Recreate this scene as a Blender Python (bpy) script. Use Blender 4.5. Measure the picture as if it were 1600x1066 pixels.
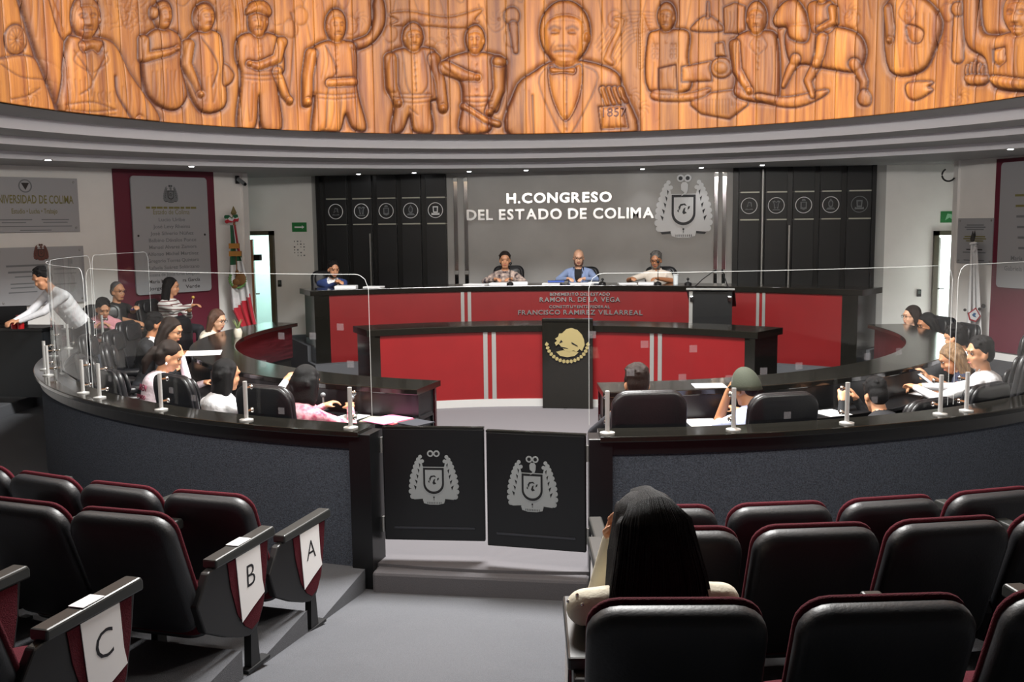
import bpy, bmesh, math, random
import numpy as np
from mathutils import Vector, Matrix
random.seed(7); np.random.seed(7)
for o in list(bpy.data.objects): bpy.data.objects.remove(o)
SC = bpy.context.scene; COL = SC.collection
R = math.radians
# ---------------------------------------------------------------- camera
FPX, PITCH, YAW, ROLL, CZ = 1555.0, math.atan(185 / 1555.0), R(8.7), 0.012, 2.3
def _basis():
    f = np.array([-math.sin(YAW) * math.cos(PITCH), math.cos(YAW) * math.cos(PITCH), -math.sin(PITCH)])
    r = np.cross(f, [0, 0, 1.]); r /= np.linalg.norm(r); u = np.cross(r, f)
    return f, r * math.cos(ROLL) - u * math.sin(ROLL), u * math.cos(ROLL) + r * math.sin(ROLL)
CF, CR, CU = _basis(); CAMP = np.array([0, 0, CZ])
cd = bpy.data.cameras.new('camera'); cam = bpy.data.objects.new('camera', cd); COL.objects.link(cam)
cd.sensor_width = 36; cd.lens = 36 * FPX / 1600; cd.clip_start = .05; cd.clip_end = 100
cam.matrix_world = Matrix(((CR[0], CU[0], -CF[0], 0), (CR[1], CU[1], -CF[1], 0), (CR[2], CU[2], -CF[2], CZ), (0, 0, 0, 1)))
SC.camera = cam
def ray(u, v): return CF * FPX + CR * (u - 800) + CU * (533 - v)
def onz(u, v, z):
    d = ray(u, v); return Vector(CAMP + d * ((z - CZ) / d[2]))
def ony(u, v, y):
    d = ray(u, v); return Vector(CAMP + d * (y / d[1]))
def online(u, v, a, b):
    d = ray(u, v); nx, ny = -(b[1] - a[1]), b[0] - a[0]
    t = (nx * a[0] + ny * a[1]) / (nx * d[0] + ny * d[1]); return Vector(CAMP + d * t)
def oncyl(u, v, c, r, far=False):
    d = ray(u, v); A = d[0] ** 2 + d[1] ** 2; B = -2 * (d[0] * c[0] + d[1] * c[1]); C = c[0] ** 2 + c[1] ** 2 - r * r
    s = math.sqrt(max(0, B * B - 4 * A * C)); t = (-B + (s if far else -s)) / (2 * A); return Vector(CAMP + d * t)
# ---------------------------------------------------------------- world, light, exposure
w = bpy.data.worlds.new('world'); SC.world = w; w.use_nodes = True
w.node_tree.nodes['Background'].inputs[0].default_value = (.6, .65, .7, 1); w.node_tree.nodes['Background'].inputs[1].default_value = .05
vs = SC.view_settings; vs.view_transform = 'Standard'; vs.look = 'None'; vs.gamma = 1; vs.use_curve_mapping = False; vs.exposure = 0.6
DRUM = (-1.0, 7.84)                                   # axis of the round opening in the ceiling
def area(name, loc, size, power, rot=(0, 0, 0), col=(1, 1, 1), shape='DISK', sy=None):
    l = bpy.data.lights.new(name, 'AREA'); l.shape = shape; l.size = size; l.energy = power; l.color = col
    if sy: l.size_y = sy
    o = bpy.data.objects.new(name, l); COL.objects.link(o); o.location = loc; o.rotation_euler = rot; return o
area('drum_ceiling_light', (DRUM[0], DRUM[1], 6.12), 2.4, 1020, col=(1, .985, .96))
for k_ in range(-3, 4):                                # front fill added out of view on the near half of the drum, aimed across
    a_ = R(180 + k_ * 18); area('added_fill_light', (DRUM[0] + 4.35 * math.sin(a_), DRUM[1] + 4.35 * math.cos(a_), 3.58), .16, 27, (R(84), 0, -a_ + math.pi), (1, .97, .92))
# ---------------------------------------------------------------- constants
PC = (-1.12, 11.3)          # centre of the round pit
DC = (-1.16, 7.5)           # centre of the dais arcs
ZP, ZO, ZD, ZS = .15, .35, .60, 3.10   # pit floor, outer floor, dais floor, soffit
YB = 16.0                   # back wall
def pp(r, a, z=0): return Vector((PC[0] + r * math.sin(a), PC[1] - r * math.cos(a), z))
def dp(r, a, z=0): return Vector((DC[0] + r * math.sin(a), DC[1] + r * math.cos(a), z))
# ---------------------------------------------------------------- materials
def lin(h):
    if isinstance(h, tuple): return h if len(h) == 4 else h + (1,)
    c = [int(h[i:i + 2], 16) / 255 for i in (0, 2, 4)]
    return tuple(x / 12.92 if x < .04045 else ((x + .055) / 1.055) ** 2.4 for x in c) + (1,)
MATS = {}
def mat(name, col, rough=.5, metal=0, var=0, scale=8, bump=0, bscale=60, spec=.5, col2=None, stretch=None, emit=0, coat=0, alpha=1, sheen=0):
    if name in MATS: return MATS[name]
    m = bpy.data.materials.new(name); m.use_nodes = True; nt = m.node_tree; N = nt.nodes; L = nt.links
    b = N['Principled BSDF']; c = lin(col)
    b.inputs['Base Color'].default_value = c; b.inputs['Roughness'].default_value = rough; b.inputs['Metallic'].default_value = metal
    b.inputs['Specular IOR Level'].default_value = spec
    if coat: b.inputs['Coat Weight'].default_value = coat; b.inputs['Coat Roughness'].default_value = .08
    if sheen: b.inputs['Sheen Weight'].default_value = sheen
    if emit: b.inputs['Emission Color'].default_value = c; b.inputs['Emission Strength'].default_value = emit
    tc = N.new('ShaderNodeTexCoord'); src = tc.outputs['Object']
    if stretch:
        mp = N.new('ShaderNodeMapping'); mp.inputs['Scale'].default_value = stretch; L.new(src, mp.inputs[0]); src = mp.outputs[0]
    if var or col2:
        n = N.new('ShaderNodeTexNoise'); n.inputs['Scale'].default_value = scale; n.inputs['Detail'].default_value = 5; L.new(src, n.inputs['Vector'])
        r = N.new('ShaderNodeValToRGB'); L.new(n.outputs['Fac'], r.inputs[0]); L.new(r.outputs[0], b.inputs['Base Color'])
        r.color_ramp.elements[0].position = .35; r.color_ramp.elements[1].position = .65
        c2 = lin(col2) if col2 else tuple(min(1, x * (1 + var)) for x in c[:3]) + (1,)
        r.color_ramp.elements[0].color = c if col2 else tuple(x * (1 - var) for x in c[:3]) + (1,); r.color_ramp.elements[1].color = c2
    if bump:
        n2 = N.new('ShaderNodeTexNoise'); n2.inputs['Scale'].default_value = bscale; n2.inputs['Detail'].default_value = 3; L.new(src, n2.inputs['Vector'])
        bp = N.new('ShaderNodeBump'); bp.inputs['Strength'].default_value = bump; bp.inputs['Distance'].default_value = .01
        L.new(n2.outputs['Fac'], bp.inputs['Height']); L.new(bp.outputs[0], b.inputs['Normal'])
    MATS[name] = m; return m
def granite():
    m = mat('black_granite', '171613', rough=.12, var=.12, scale=60, spec=.5); return m
M_CARPET = mat('grey_carpet', '57585c', .95, var=.16, scale=260, bump=.5, bscale=300, spec=.15)
M_PITCARPET = mat('light_grey_carpet', '5a585b', .9, var=.08, scale=200, bump=.3, bscale=280, spec=.2)
M_WALLCARPET = mat('slate_wall_carpet', '454a53', .95, var=.35, scale=120, bump=.6, bscale=160, spec=.15)
M_WALL = mat('white_paint', 'efedea', .75, var=.02, scale=3)
M_GREYWALL = mat('polished_grey_plaster', 'b4b3b1', .45, var=.05, scale=2.2)
M_CEIL = mat('grey_ceiling_paint', 'a5a5a4', .8)
M_FASCIA = mat('pale_grey_cornice_paint', 'e2e1e6', .7)
M_GRAN = granite()
M_RED = mat('red_laminate', '6d0d10', .38, var=.05, scale=3)
M_WINE = mat('wine_paint', '661a30', .55)
M_WINEWOOD = mat('dark_cherry_wood', '361015', .25, var=.35, scale=5, stretch=(1, 1, 8), coat=.3)
M_BLACK = mat('black_lacquer', '0d0e10', .35)
M_BLACKSATIN = mat('black_satin_panel', '16181b', .42)
M_STEEL = mat('brushed_steel', '9f9f9d', .36, metal=.6); M_POST = mat('satin_steel', 'cfcfcd', .34, metal=.55)
M_CHROME = mat('polished_steel', 'dedede', .1, metal=1)
M_LEATHER = mat('black_leather', '17171a', .38, bump=.12, bscale=90)
M_VINYL = mat('black_vinyl', '1b1d21', .48, bump=.1, bscale=120)
M_WINEFAB = mat('wine_fabric', '48101b', .92, var=.15, scale=150, bump=.4, bscale=220, spec=.2)
M_PLASTIC = mat('black_plastic', '121214', .45)
M_ARM = mat('grey_green_armrest', '2c2e2d', .35)
M_PAPER = mat('white_paper', 'e9e9ea', .8)
M_PLAQUE = mat('silver_plaque', 'a6a7ab', .5, metal=.1)
M_SILVER = mat('silver_letter', 'd4d4d4', .22, metal=.85)
M_INK = mat('dark_ink', '33302f', .7)
M_SIGNWHITE = mat('emblem_white', 'f0f2f4', .5)
M_EMBGREY = mat('emblem_grey', '73777a', .55)
M_EMBDARK = mat('emblem_dark', '2e3036', .5)
M_GOLD = mat('dull_gold', '9a8d62', .45, metal=.5)
M_WOODDOOR = mat('orange_wood_door', '8e5423', .4, var=.2, scale=6, stretch=(6, 6, 1))
M_FRAME = mat('olive_door_frame', '4b4636', .5)
def acrylic():
    m = bpy.data.materials.new('clear_acrylic'); m.use_nodes = True; nt = m.node_tree; N = nt.nodes; L = nt.links; N.clear()
    o = N.new('ShaderNodeOutputMaterial'); t = N.new('ShaderNodeBsdfTransparent'); t.inputs[0].default_value = (.95, .965, .96, 1)
    g = N.new('ShaderNodeBsdfGlossy'); g.inputs['Roughness'].default_value = .03; lw = N.new('ShaderNodeLayerWeight'); lw.inputs[0].default_value = .5; pw = N.new('ShaderNodeMath'); pw.operation = 'POWER'; pw.inputs[1].default_value = 4.5; L.new(lw.outputs['Facing'], pw.inputs[0]); f = N.new('ShaderNodeMath'); f.operation = 'MULTIPLY_ADD'; f.inputs[1].default_value = .6; f.inputs[2].default_value = .035; L.new(pw.outputs[0], f.inputs[0])
    mx = N.new('ShaderNodeMixShader'); L.new(f.outputs[0], mx.inputs[0]); L.new(t.outputs[0], mx.inputs[1]); L.new(g.outputs[0], mx.inputs[2]); L.new(mx.outputs[0], o.inputs[0])
    return m
def veil(name, col, k):                                # half-clear sticker film / acrylic edge
    m = bpy.data.materials.new(name); m.use_nodes = True; nt = m.node_tree; N = nt.nodes; L = nt.links; N.clear()
    o = N.new('ShaderNodeOutputMaterial'); t = N.new('ShaderNodeBsdfTransparent'); d = N.new('ShaderNodeBsdfDiffuse'); d.inputs[0].default_value = lin(col)
    mx = N.new('ShaderNodeMixShader'); mx.inputs[0].default_value = k; L.new(t.outputs[0], mx.inputs[1]); L.new(d.outputs[0], mx.inputs[2]); L.new(mx.outputs[0], o.inputs[0]); return m
M_ACR = acrylic(); M_STICK = veil('sticker_film', 'c8c6cc', .2); M_EDGE = veil('acrylic_edge', 'f2f6f6', .4)
# ---------------------------------------------------------------- object helpers
def link(o, parent=None, mw=None):
    COL.objects.link(o)
    if parent is not None: o.parent = parent
    return o
def tag(o, label=None, cat=None, group=None, kind=None):
    if label: o['label'] = label
    if cat: o['category'] = cat
    if group: o['group'] = group
    if kind: o['kind'] = kind
    return o
def empty(name, loc=(0, 0, 0), rz=0, label=None, cat=None, group=None):
    o = bpy.data.objects.new(name, None); COL.objects.link(o); o.location = loc; o.rotation_euler = (0, 0, rz); o.empty_display_size = .1
    return tag(o, label, cat, group)
def copy_tree(o, parent=None):
    c = o.copy(); COL.objects.link(c); c.parent = parent
    for ch in o.children: copy_tree(ch, c)
    return c
class MB:
    def __init__(s): s.v = []; s.f = []; s.m = []; s.cur = 0
    def quadgrid(s, rows, closed_u=False, closed_v=False, flip=False):
        b = len(s.v); nr = len(rows); nc = len(rows[0])
        for r in rows: s.v += [tuple(p) for p in r]
        for i in range(nr - (0 if closed_v else 1)):
            for j in range(nc - (0 if closed_u else 1)):
                a = [b + i * nc + j, b + i * nc + (j + 1) % nc, b + ((i + 1) % nr) * nc + (j + 1) % nc, b + ((i + 1) % nr) * nc + j]
                s.f.append(a[::-1] if flip else a); s.m.append(s.cur)
        return s
    def poly(s, pts, flip=False):
        b = len(s.v); s.v += [tuple(p) for p in pts]; f = list(range(b, b + len(pts))); s.f.append(f[::-1] if flip else f); s.m.append(s.cur); return s
    def box(s, c, d, rz=0, M=None):
        x, y, z = (k / 2 for k in d); b = len(s.v)
        for q in ((-x, -y, -z), (x, -y, -z), (x, y, -z), (-x, y, -z), (-x, -y, z), (x, -y, z), (x, y, z), (-x, y, z)):
            p = Vector(q)
            if rz: p = Matrix.Rotation(rz, 3, 'Z') @ p
            p = p + Vector(c)
            if M is not None: p = M @ p
            s.v.append(tuple(p))
        for f in ((0, 3, 2, 1), (4, 5, 6, 7), (0, 1, 5, 4), (1, 2, 6, 5), (2, 3, 7, 6), (3, 0, 4, 7)): s.f.append([b + i for i in f]); s.m.append(s.cur)
        return s
    def prism(s, pts, n):                              # closed polygon (3-D points) swept by vector n
        n = Vector(n); a = [Vector(p) for p in pts]; nrm = Vector((0, 0, 0))
        for i in range(len(a)): nrm += a[i].cross(a[(i + 1) % len(a)])
        if nrm.dot(n) < 0: a = a[::-1]
        b = len(s.v); k = len(a); s.v += [tuple(p) for p in a] + [tuple(p + n) for p in a]
        s.f.append(list(range(b, b + k))[::-1]); s.f.append(list(range(b + k, b + 2 * k))); s.m += [s.cur] * 2
        for i in range(k): s.f.append([b + i, b + (i + 1) % k, b + k + (i + 1) % k, b + k + i]); s.m.append(s.cur)
        return s
    def sector(s, pt, r0, r1, z0, z1, a0, a1, n=48, flip=False):   # solid annular sector; z may be callables of a
        rows = []
        for i in range(n + 1):
            a = a0 + (a1 - a0) * i / n
            rows.append([pt(r0, a, z0), pt(r1, a, z0), pt(r1, a, z1), pt(r0, a, z1)])
        t = (rows[0][1] - rows[0][0]).cross(rows[0][3] - rows[0][0]).dot(rows[1][0] - rows[0][0]) > 0
        s.quadgrid(rows, closed_u=True, flip=t)
        s.poly(rows[0], flip=t); s.poly(rows[-1], flip=not t); return s
    def tube(s, pts, r, n=10, cap=True):
        pts = [Vector(p) for p in pts]; rs = r if isinstance(r, (list, tuple)) else [r] * len(pts); rows = []; up = None
        for i, p in enumerate(pts):
            t = (pts[min(i + 1, len(pts) - 1)] - pts[max(i - 1, 0)]).normalized()
            if up is None: up = Vector((0, 0, 1)) if abs(t.z) < .9 else Vector((1, 0, 0))
            x = t.cross(up).normalized(); y = t.cross(x); up = -y if False else up
            rows.append([p + (x * math.cos(2 * math.pi * k / n) + y * math.sin(2 * math.pi * k / n)) * rs[i] for k in range(n)])
        s.quadgrid(rows, closed_u=True, flip=True)
        if cap: s.poly(rows[0]); s.poly(rows[-1], flip=True)
        return s
    def lathe(s, prof, c=(0, 0, 0), n=20, M=None):
        c = Vector(c); rows = [[(M or Matrix.Identity(3)) @ Vector((r * math.cos(2 * math.pi * k / n), r * math.sin(2 * math.pi * k / n), z)) + c for k in range(n)] for r, z in prof]
        s.quadgrid(rows, closed_u=True)
        if prof[0][0] > 1e-6: s.poly(rows[0], flip=True)
        if prof[-1][0] > 1e-6: s.poly(rows[-1])
        return s
    def ell(s, c, r, M=None, nu=16, nv=10):
        c = Vector(c); rows = []
        for i in range(nv + 1):
            t = -math.pi / 2 + math.pi * i / nv; ct = max(math.cos(t), 1e-3)
            rows.append([c + (M or Matrix.Identity(3)) @ Vector((r[0] * ct * math.cos(2 * math.pi * k / nu), r[1] * ct * math.sin(2 * math.pi * k / nu), r[2] * math.sin(t))) for k in range(nu)])
        s.quadgrid(rows, closed_u=True); s.poly(rows[0], flip=True); s.poly(rows[-1]); return s
    def caps(s, p0, r0, p1, r1, n=12):
        p0, p1 = Vector(p0), Vector(p1); d = p1 - p0; L = d.length or 1e-4; d = d / L if d.length else Vector((0, 0, 1))
        pts = []; rr = []
        for k in range(5): t = R(-90 + 90 * k / 4 * .999); pts.append(p0 + d * r0 * math.sin(t)); rr.append(max(r0 * math.cos(t), r0 * .02))
        for k in range(5): t = R(90 * k / 4 * .999); pts.append(p1 + d * r1 * math.sin(t)); rr.append(max(r1 * math.cos(t), r1 * .02))
        up = Vector((0, 0, 1)) if abs(d.z) < .9 else Vector((1, 0, 0)); x = d.cross(up).normalized(); y = d.cross(x)
        rows = [[p + (x * math.cos(2 * math.pi * k / n) + y * math.sin(2 * math.pi * k / n)) * q for k in range(n)] for p, q in zip(pts, rr)]
        s.quadgrid(rows, closed_u=True, flip=True); s.poly(rows[0]); s.poly(rows[-1], flip=True); return s
    def mesh(s, name, mats):
        me = bpy.data.meshes.new(name); me.from_pydata(s.v, [], s.f)
        for m in (mats if isinstance(mats, (list, tuple)) else [mats]): me.materials.append(m)
        if any(s.m): me.polygons.foreach_set('material_index', s.m)
        return me
    def obj(s, name, mats, parent=None, smooth=False, bevel=0, seg=2, sub=0):
        me = s.mesh(name, mats); o = bpy.data.objects.new(name, me); link(o, parent); return fin(o, smooth, bevel, seg, sub)
def fin(o, smooth=False, bevel=0, seg=2, sub=0):
    me = o.data
    if bevel:
        b = o.modifiers.new('bevel', 'BEVEL'); b.width = bevel; b.segments = seg; b.limit_method = 'ANGLE'; b.angle_limit = R(35)
    if sub: b = o.modifiers.new('sub', 'SUBSURF'); b.levels = b.render_levels = sub
    if smooth or sub:
        me.polygons.foreach_set('use_smooth', [True] * len(me.polygons))
        if smooth != 'all' and not sub: me.set_sharp_from_angle(angle=R(40))
    return o
def frame(f, up=(0, 0, 1)):                            # 3x3: columns forward, left, up
    f = Vector(f).normalized(); l = Vector(up).cross(f).normalized(); u = f.cross(l); return Matrix((f, l, u)).transposed()
def struct(o): o['kind'] = 'structure'; return o
# text -> mesh (one object per line or one per letter)
_tc = {}
def text_mesh(body, size, ext=.0, bold=0., align='CENTER'):
    k = (body, size, ext, bold, align)
    if k in _tc: return _tc[k]
    cu = bpy.data.curves.new('t', 'FONT'); cu.body = body; cu.size = size; cu.extrude = ext; cu.offset = bold; cu.align_x = align; cu.resolution_u = 3
    o = bpy.data.objects.new('t', cu); me = bpy.data.meshes.new_from_object(o); bpy.data.objects.remove(o); bpy.data.curves.remove(cu)
    _tc[k] = me; return me
def text(name, body, size, m, M, parent=None, ext=.0, bold=0., align='CENTER', width=None):
    me = text_mesh(body, size, ext, bold, align).copy(); me.materials.clear(); me.materials.append(m)
    o = bpy.data.objects.new(name, me); link(o, parent)
    if width:
        xs = [v.co.x for v in me.vertices]; k = width / (max(xs) - min(xs))
        for v in me.vertices: v.co.x *= k
    o.matrix_local = M; return o
def letters(body, h, width, m, place, parent, ext=.01, bold=0.):
    """each letter its own child called letter; place(s) gives the 4x4 at arc length s from the middle"""
    ref = text_mesh('H', 1, 0, 0); cap = max(v.co.y for v in ref.vertices); size = h / cap * .82; x = 0; items = []
    for ch in body:
        if ch == ' ': x += .32 * size; continue
        me = text_mesh(ch, size, ext, bold, 'LEFT'); xs = [v.co.x for v in me.vertices]; a, b = min(xs), max(xs)
        items.append((ch, x, a, b)); x += (b - a) + .1 * size
    k = width / (x - .1 * size); tot = x - .1 * size; cache = {}
    for ch, x0, a, b in items:
        if ch not in cache:
            me = text_mesh(ch, size, ext, bold, 'LEFT').copy()
            for v in me.vertices: v.co.x = (v.co.x - (a + b) / 2) * k
            me.materials.clear(); me.materials.append(m); cache[ch] = me
        o = bpy.data.objects.new('letter', cache[ch]); link(o, parent); o.matrix_local = place((x0 + (b - a) / 2 - tot / 2) * k)
def wallM(p, n, up=(0, 0, 1)):                         # text plane at p facing n
    n = Vector(n).normalized(); x = Vector(up).cross(n).normalized(); y = n.cross(x)
    return Matrix(((x[0], y[0], n[0], p[0]), (x[1], y[1], n[1], p[1]), (x[2], y[2], n[2], p[2]), (0, 0, 0, 1)))
def rebase(root, loc):
    loc = Vector(loc); root.location = loc
    for ch in root.children: ch.location = ch.location - loc
    return root
# ================================================================ structure
# floors
f = MB(); f.sector(pp, .02, 5.4, -.3, ZP, 0, 2 * math.pi, 96); struct(f.obj('floor', M_PITCARPET))
AL, AR = -1.86, -.37                                    # aisle edges
TIERS = [(5.42, 6.49, .13), (6.49, 7.3, .27), (7.3, 8.4, .41), (8.4, 9.3, .55), (9.3, 10.4, .69), (10.4, 14.6, .83)]
for sgn, x0 in ((-1, AL), (1, AR)):
    for r0, r1, z in TIERS:
        a0 = math.asin((x0 - PC[0]) / r1); a0i = math.asin((x0 - PC[0]) / r0); m = MB(); n = 40; a1 = sgn * R(112 if r1 < 8 else 66)
        rows = []
        for i in range(n + 1):
            t = i / n; ai = a0i + (a1 - a0i) * t; ao = a0 + (a1 - a0) * t
            rows.append([pp(r0, ai, -.3), pp(r1 + .002, ao, -.3), pp(r1 + .002, ao, z), pp(r0, ai, z)])
        m.quadgrid(rows, closed_u=True, flip=sgn < 0); m.poly(rows[0], flip=sgn < 0); m.poly(rows[-1], flip=sgn > 0)
        struct(m.obj('floor', M_CARPET, bevel=.012))
# aisle: flat bit by the gate, then a ramp climbing between the seat blocks
yr = 5.80; m = MB(); sl = .155
m.prism([(AL, 6.02, -.3), (AL, 6.02, 0), (AL, yr, 0), (AL, -2.4, (yr + 2.4) * sl), (AL, -2.4, -.3)], (AR - AL, 0, 0)); struct(m.obj('floor', M_CARPET))
m = MB(); m.box((-1.12, 5.93, -.02), (1.36, .2, .3)); struct(m.obj('floor', M_PITCARPET, bevel=.02))
# outer floor behind the pit and the dais platform
m = MB(); m.box((-1.2, 13.5, -.1), (17.4, 12.4, .2)); struct(m.obj('floor', M_CARPET))
m = MB(); m.sector(pp, 5.5, 9.2, -.2, ZO, R(100), R(260), 60); struct(m.obj('floor', M_CARPET))
m = MB(); m.sector(dp, 6.55, 7.0, -.2, .38, R(-33), R(33), 30); m.sector(dp, 7.0, 8.55, -.2, ZD, R(-33), R(33), 30); struct(m.obj('floor', M_CARPET))
# walls
PIERL, LW1 = Vector((-6.33, 14.7, 0)), Vector((-8.86, 10.67, 0))
dR = Vector((1, -1.75, 0)).normalized(); PIERR = online(1487, 350, (4.08, 15.2), (4.08 + dR.x, 15.2 + dR.y)); PIERR.z = 0; RW1 = PIERR + dR * 4.2
def wall(name, a, b, z0=-.2, z1=ZS + .05, th=.12, m=M_WALL, side=1):
    a, b = Vector((a[0], a[1], 0)), Vector((b[0], b[1], 0)); d = (b - a).normalized(); n = Vector((-d.y, d.x, 0)) * th * side
    q = MB(); q.prism([(a.x, a.y, z0), (b.x, b.y, z0), (b.x + n.x, b.y + n.y, z0), (a.x + n.x, a.y + n.y, z0)], (0, 0, z1 - z0)); return struct(q.obj(name, m))
wall('wall_left', PIERL, LW1, side=-1); wall('wall_left', LW1, (-9.4, 9.4), side=-1); wall('wall_left', (-9.4, 9.4), (-9.4, -2.6), side=-1)
wall('wall_right', PIERR, RW1); wall('wall_right', RW1, (RW1.x, -2.6)); wall('wall_rear', (-9.5, -2.6), (RW1.x + .1, -2.6), side=-1)
wall('wall_left', PIERL, (PIERL.x - 1.15, PIERL.y + .35)); wall('wall_right', PIERR, (PIERR.x + 1.25, PIERR.y + .3), side=-1)
wall('wall_left', (-7.48, 15.0), (-7.48, YB + .1), side=1); wall('wall_right', (PIERR.x + 1.25, 15.4), (PIERR.x + 1.25, YB + .1), side=-1)
XB0, XB1 = -3.34 - .14, 1.04                             # grey centre of the back wall
wall('wall_back', (XB0 - 2.3, YB), (XB1 + 2.3, YB), m=M_GREYWALL, th=.15)
LD = (-7.34, -6.46); RD = (4.05, 4.92); DT = 2.18
def doorwall(name, xa, xb, d, top):
    wall(name, (xa, YB), (d[0], YB)); wall(name, (d[1], YB), (xb, YB)); wall(name, (d[0], YB), (d[1], YB), z0=top)
doorwall('wall_back', -7.6, XB0 - 2.3, LD, DT); doorwall('wall_back', XB1 + 2.3, PIERR.x + 1.4, RD, 2.08)
m = MB(); m.box(((-7.6 + XB0 - 2.2) / 2 + .65, YB - .012, ZO + .04), (1.0, .024, .08)); struct(m.obj('baseboard_back', mat('red_brown_wood', '7d3420', .5)))
# rooms beyond the two doors: lit, pale
M_ROOM = mat('pale_room_paint', 'd9e6e2', .8)
for nm, xa, xb, pw, cl in (('wall_beyond_left', LD[0] - .7, LD[1] + .5, 42, (.75, 1, .96)), ('wall_beyond_right', RD[0] - .5, RD[1] + .7, 150, (1, 1, .98))):
    m = MB(); z0, z1, y0, y1 = .1, 2.6, YB + .16, YB + 1.9
    m.poly([(xa, y0, z0), (xb, y0, z0), (xb, y1, z0), (xa, y1, z0)]); m.poly([(xa, y0, z1), (xa, y1, z1), (xb, y1, z1), (xb, y0, z1)])
    m.poly([(xa, y1, z0), (xb, y1, z0), (xb, y1, z1), (xa, y1, z1)]); m.poly([(xa, y0, z0), (xa, y1, z0), (xa, y1, z1), (xa, y0, z1)]); m.poly([(xb, y0, z0), (xb, y0, z1), (xb, y1, z1), (xb, y1, z0)])
    m.poly([(xa, y0, z0), (xa, y0, z1), (xb, y0, z1), (xb, y0, z0)]) if False else None
    struct(m.obj(nm, M_ROOM)); area('beyond_room_light', ((xa + xb) / 2, YB + 1.0, 2.55), .9, pw, col=cl)
# door frames and leaves
def doorframe(name, d, top, z0=ZO):
    m = MB(); w_ = .07
    for x in (d[0] + w_ / 2, d[1] - w_ / 2): m.box((x, YB + .03, (z0 + top) / 2), (w_, .22, top - z0))
    m.box(((d[0] + d[1]) / 2, YB + .03, top - w_ / 2), (d[1] - d[0], .22, w_)); return struct(m.obj(name, M_FRAME))
d1 = doorframe('door_1', LD, DT + .03); d2 = doorframe('door_2', RD, 2.1)
m = MB(); m.box((-6.69, 15.6, (ZO + 2.08) / 2), (.045, .72, 1.72), R(21.5)); lf = m.obj('door_leaf', M_WOODDOOR, d1, bevel=.005)
m = MB(); m.box((-6.6, 15.6, 1.78), (.1, .1, .1)); m.obj('closer', M_PLASTIC, d1)
m = MB(); m.tube([(-6.55, 15.34, 1.2), (-6.5, 15.36, 1.2), (-6.53, 15.44, 1.2)], .012); m.obj('handle', M_STEEL, d1)
m = MB(); m.box((RD[0] + .1, YB + .42, (ZO + 2.0) / 2), (.04, .82, 1.65), R(0)); m.obj('door_leaf', mat('white_door', 'dfe2e0', .5), d2)
m = MB(); m.box((RD[0] + .075, YB + .09, 1.42), (.05, .04, .2)); m.box((RD[0] + .12, YB - .0, 1.22), (.14, .02, .02)); m.obj('handle', M_PLASTIC, d2)
# ceiling soffit with round hole, stepped cornice of the drum, drum ceiling
def rp(r, a, z=0): return Vector((DRUM[0] + r * math.sin(a), DRUM[1] + r * math.cos(a), z))
RK = [7.0, 6.14, 5.48, 4.72]; HK = [ZS, 3.186, 3.275, 3.394]; n = 160
m = MB(); rows = [[rp(7.0, 2 * math.pi * i / n, ZS) for i in range(n)]]
out = []
for i in range(n):
    a = 2 * math.pi * i / n; s_, c_ = math.sin(a), math.cos(a); t = min(8.8 / max(abs(s_), 1e-6), (8.6 if c_ > 0 else 10.9) / max(abs(c_), 1e-6)); out.append(rp(t, a, ZS))
m.quadgrid([rows[0], out], closed_u=True); struct(m.obj('ceiling', M_CEIL))
for k in range(3):                                      # fascia then the underside of the next step
    m = MB(); ring = lambda r, z: [rp(r, 2 * math.pi * i / n, z) for i in range(n)]
    m.quadgrid([ring(RK[k], HK[k] - (.0 if k == 0 else .0)), ring(RK[k], HK[k + 1])], closed_u=True, flip=True); m.cur = 1
    m.quadgrid([ring(RK[k], HK[k + 1]), ring(RK[k + 1], HK[k + 1])], closed_u=True, flip=True); struct(m.obj('trim_%d' % (k + 1), [M_FASCIA, M_CEIL]))
m = MB(); m.quadgrid([ring(4.86, 3.394), ring(4.86, 6.3)], closed_u=True, flip=True); m.poly(ring(4.86, 6.3)); m.cur = 0
struct(m.obj('wall_drum', mat('drum_paint', 'b9a184', .8)))
# round ceiling lamp of the drum
lamp = empty('drum_ceiling_lamp', (DRUM[0], DRUM[1], 6.3), 0, 'large round ceiling lamp high above the pit', 'ceiling lamp')
m = MB(); m.lathe([(1.62, 0), (1.62, -.12), (1.54, -.12), (1.54, -.08), (.01, -.08)][::-1]); m.obj('housing', M_STEEL, lamp)
# downlights in the soffit
DLN = ['above the university plaque', 'above the wine panel near the camera', 'above the outer black panels by the exit arrow', 'above the third black panel by the exit arrow', 'above the lettering end steel strips', 'above the first letters of the wall sign', 'above the last letters of the wall sign', 'above the white coat of arms', 'above the panels behind the reading stand', 'above the wine panel by the white flag', 'above the wall past the white flag']
for i, (u, v) in enumerate([(75, 250), (299, 260), (560, 272), (647, 270), (733, 268), (822, 266), (1004, 264), (1096, 262), (1191, 258), (1579, 233), (1690, 222)]):
    p = onz(u, v, ZS); rt = empty('downlight', p, 0, 'small bright recessed downlight in the soffit ' + DLN[i], 'downlight', 'recessed downlights along the soffit')
    q = MB(); q.lathe([(.034, -.001), (.055, -.004), (.055, .004)], n=20); q.obj('trim_ring', M_STEEL, rt)
    q = MB(); q.lathe([(.001, -.008), (.03, -.006), (.036, -.001)], n=16); q.obj('lens', mat('downlight_lens', 'ffffff', emit=14), rt)
    l = bpy.data.lights.new('downlight_beam', 'SPOT'); l.energy = 3; l.spot_size = R(95); l.spot_blend = .6; l.shadow_soft_size = .04; lo = bpy.data.objects.new('downlight_beam', l); COL.objects.link(lo); lo.location = p + Vector((0, 0, -.02))

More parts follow.
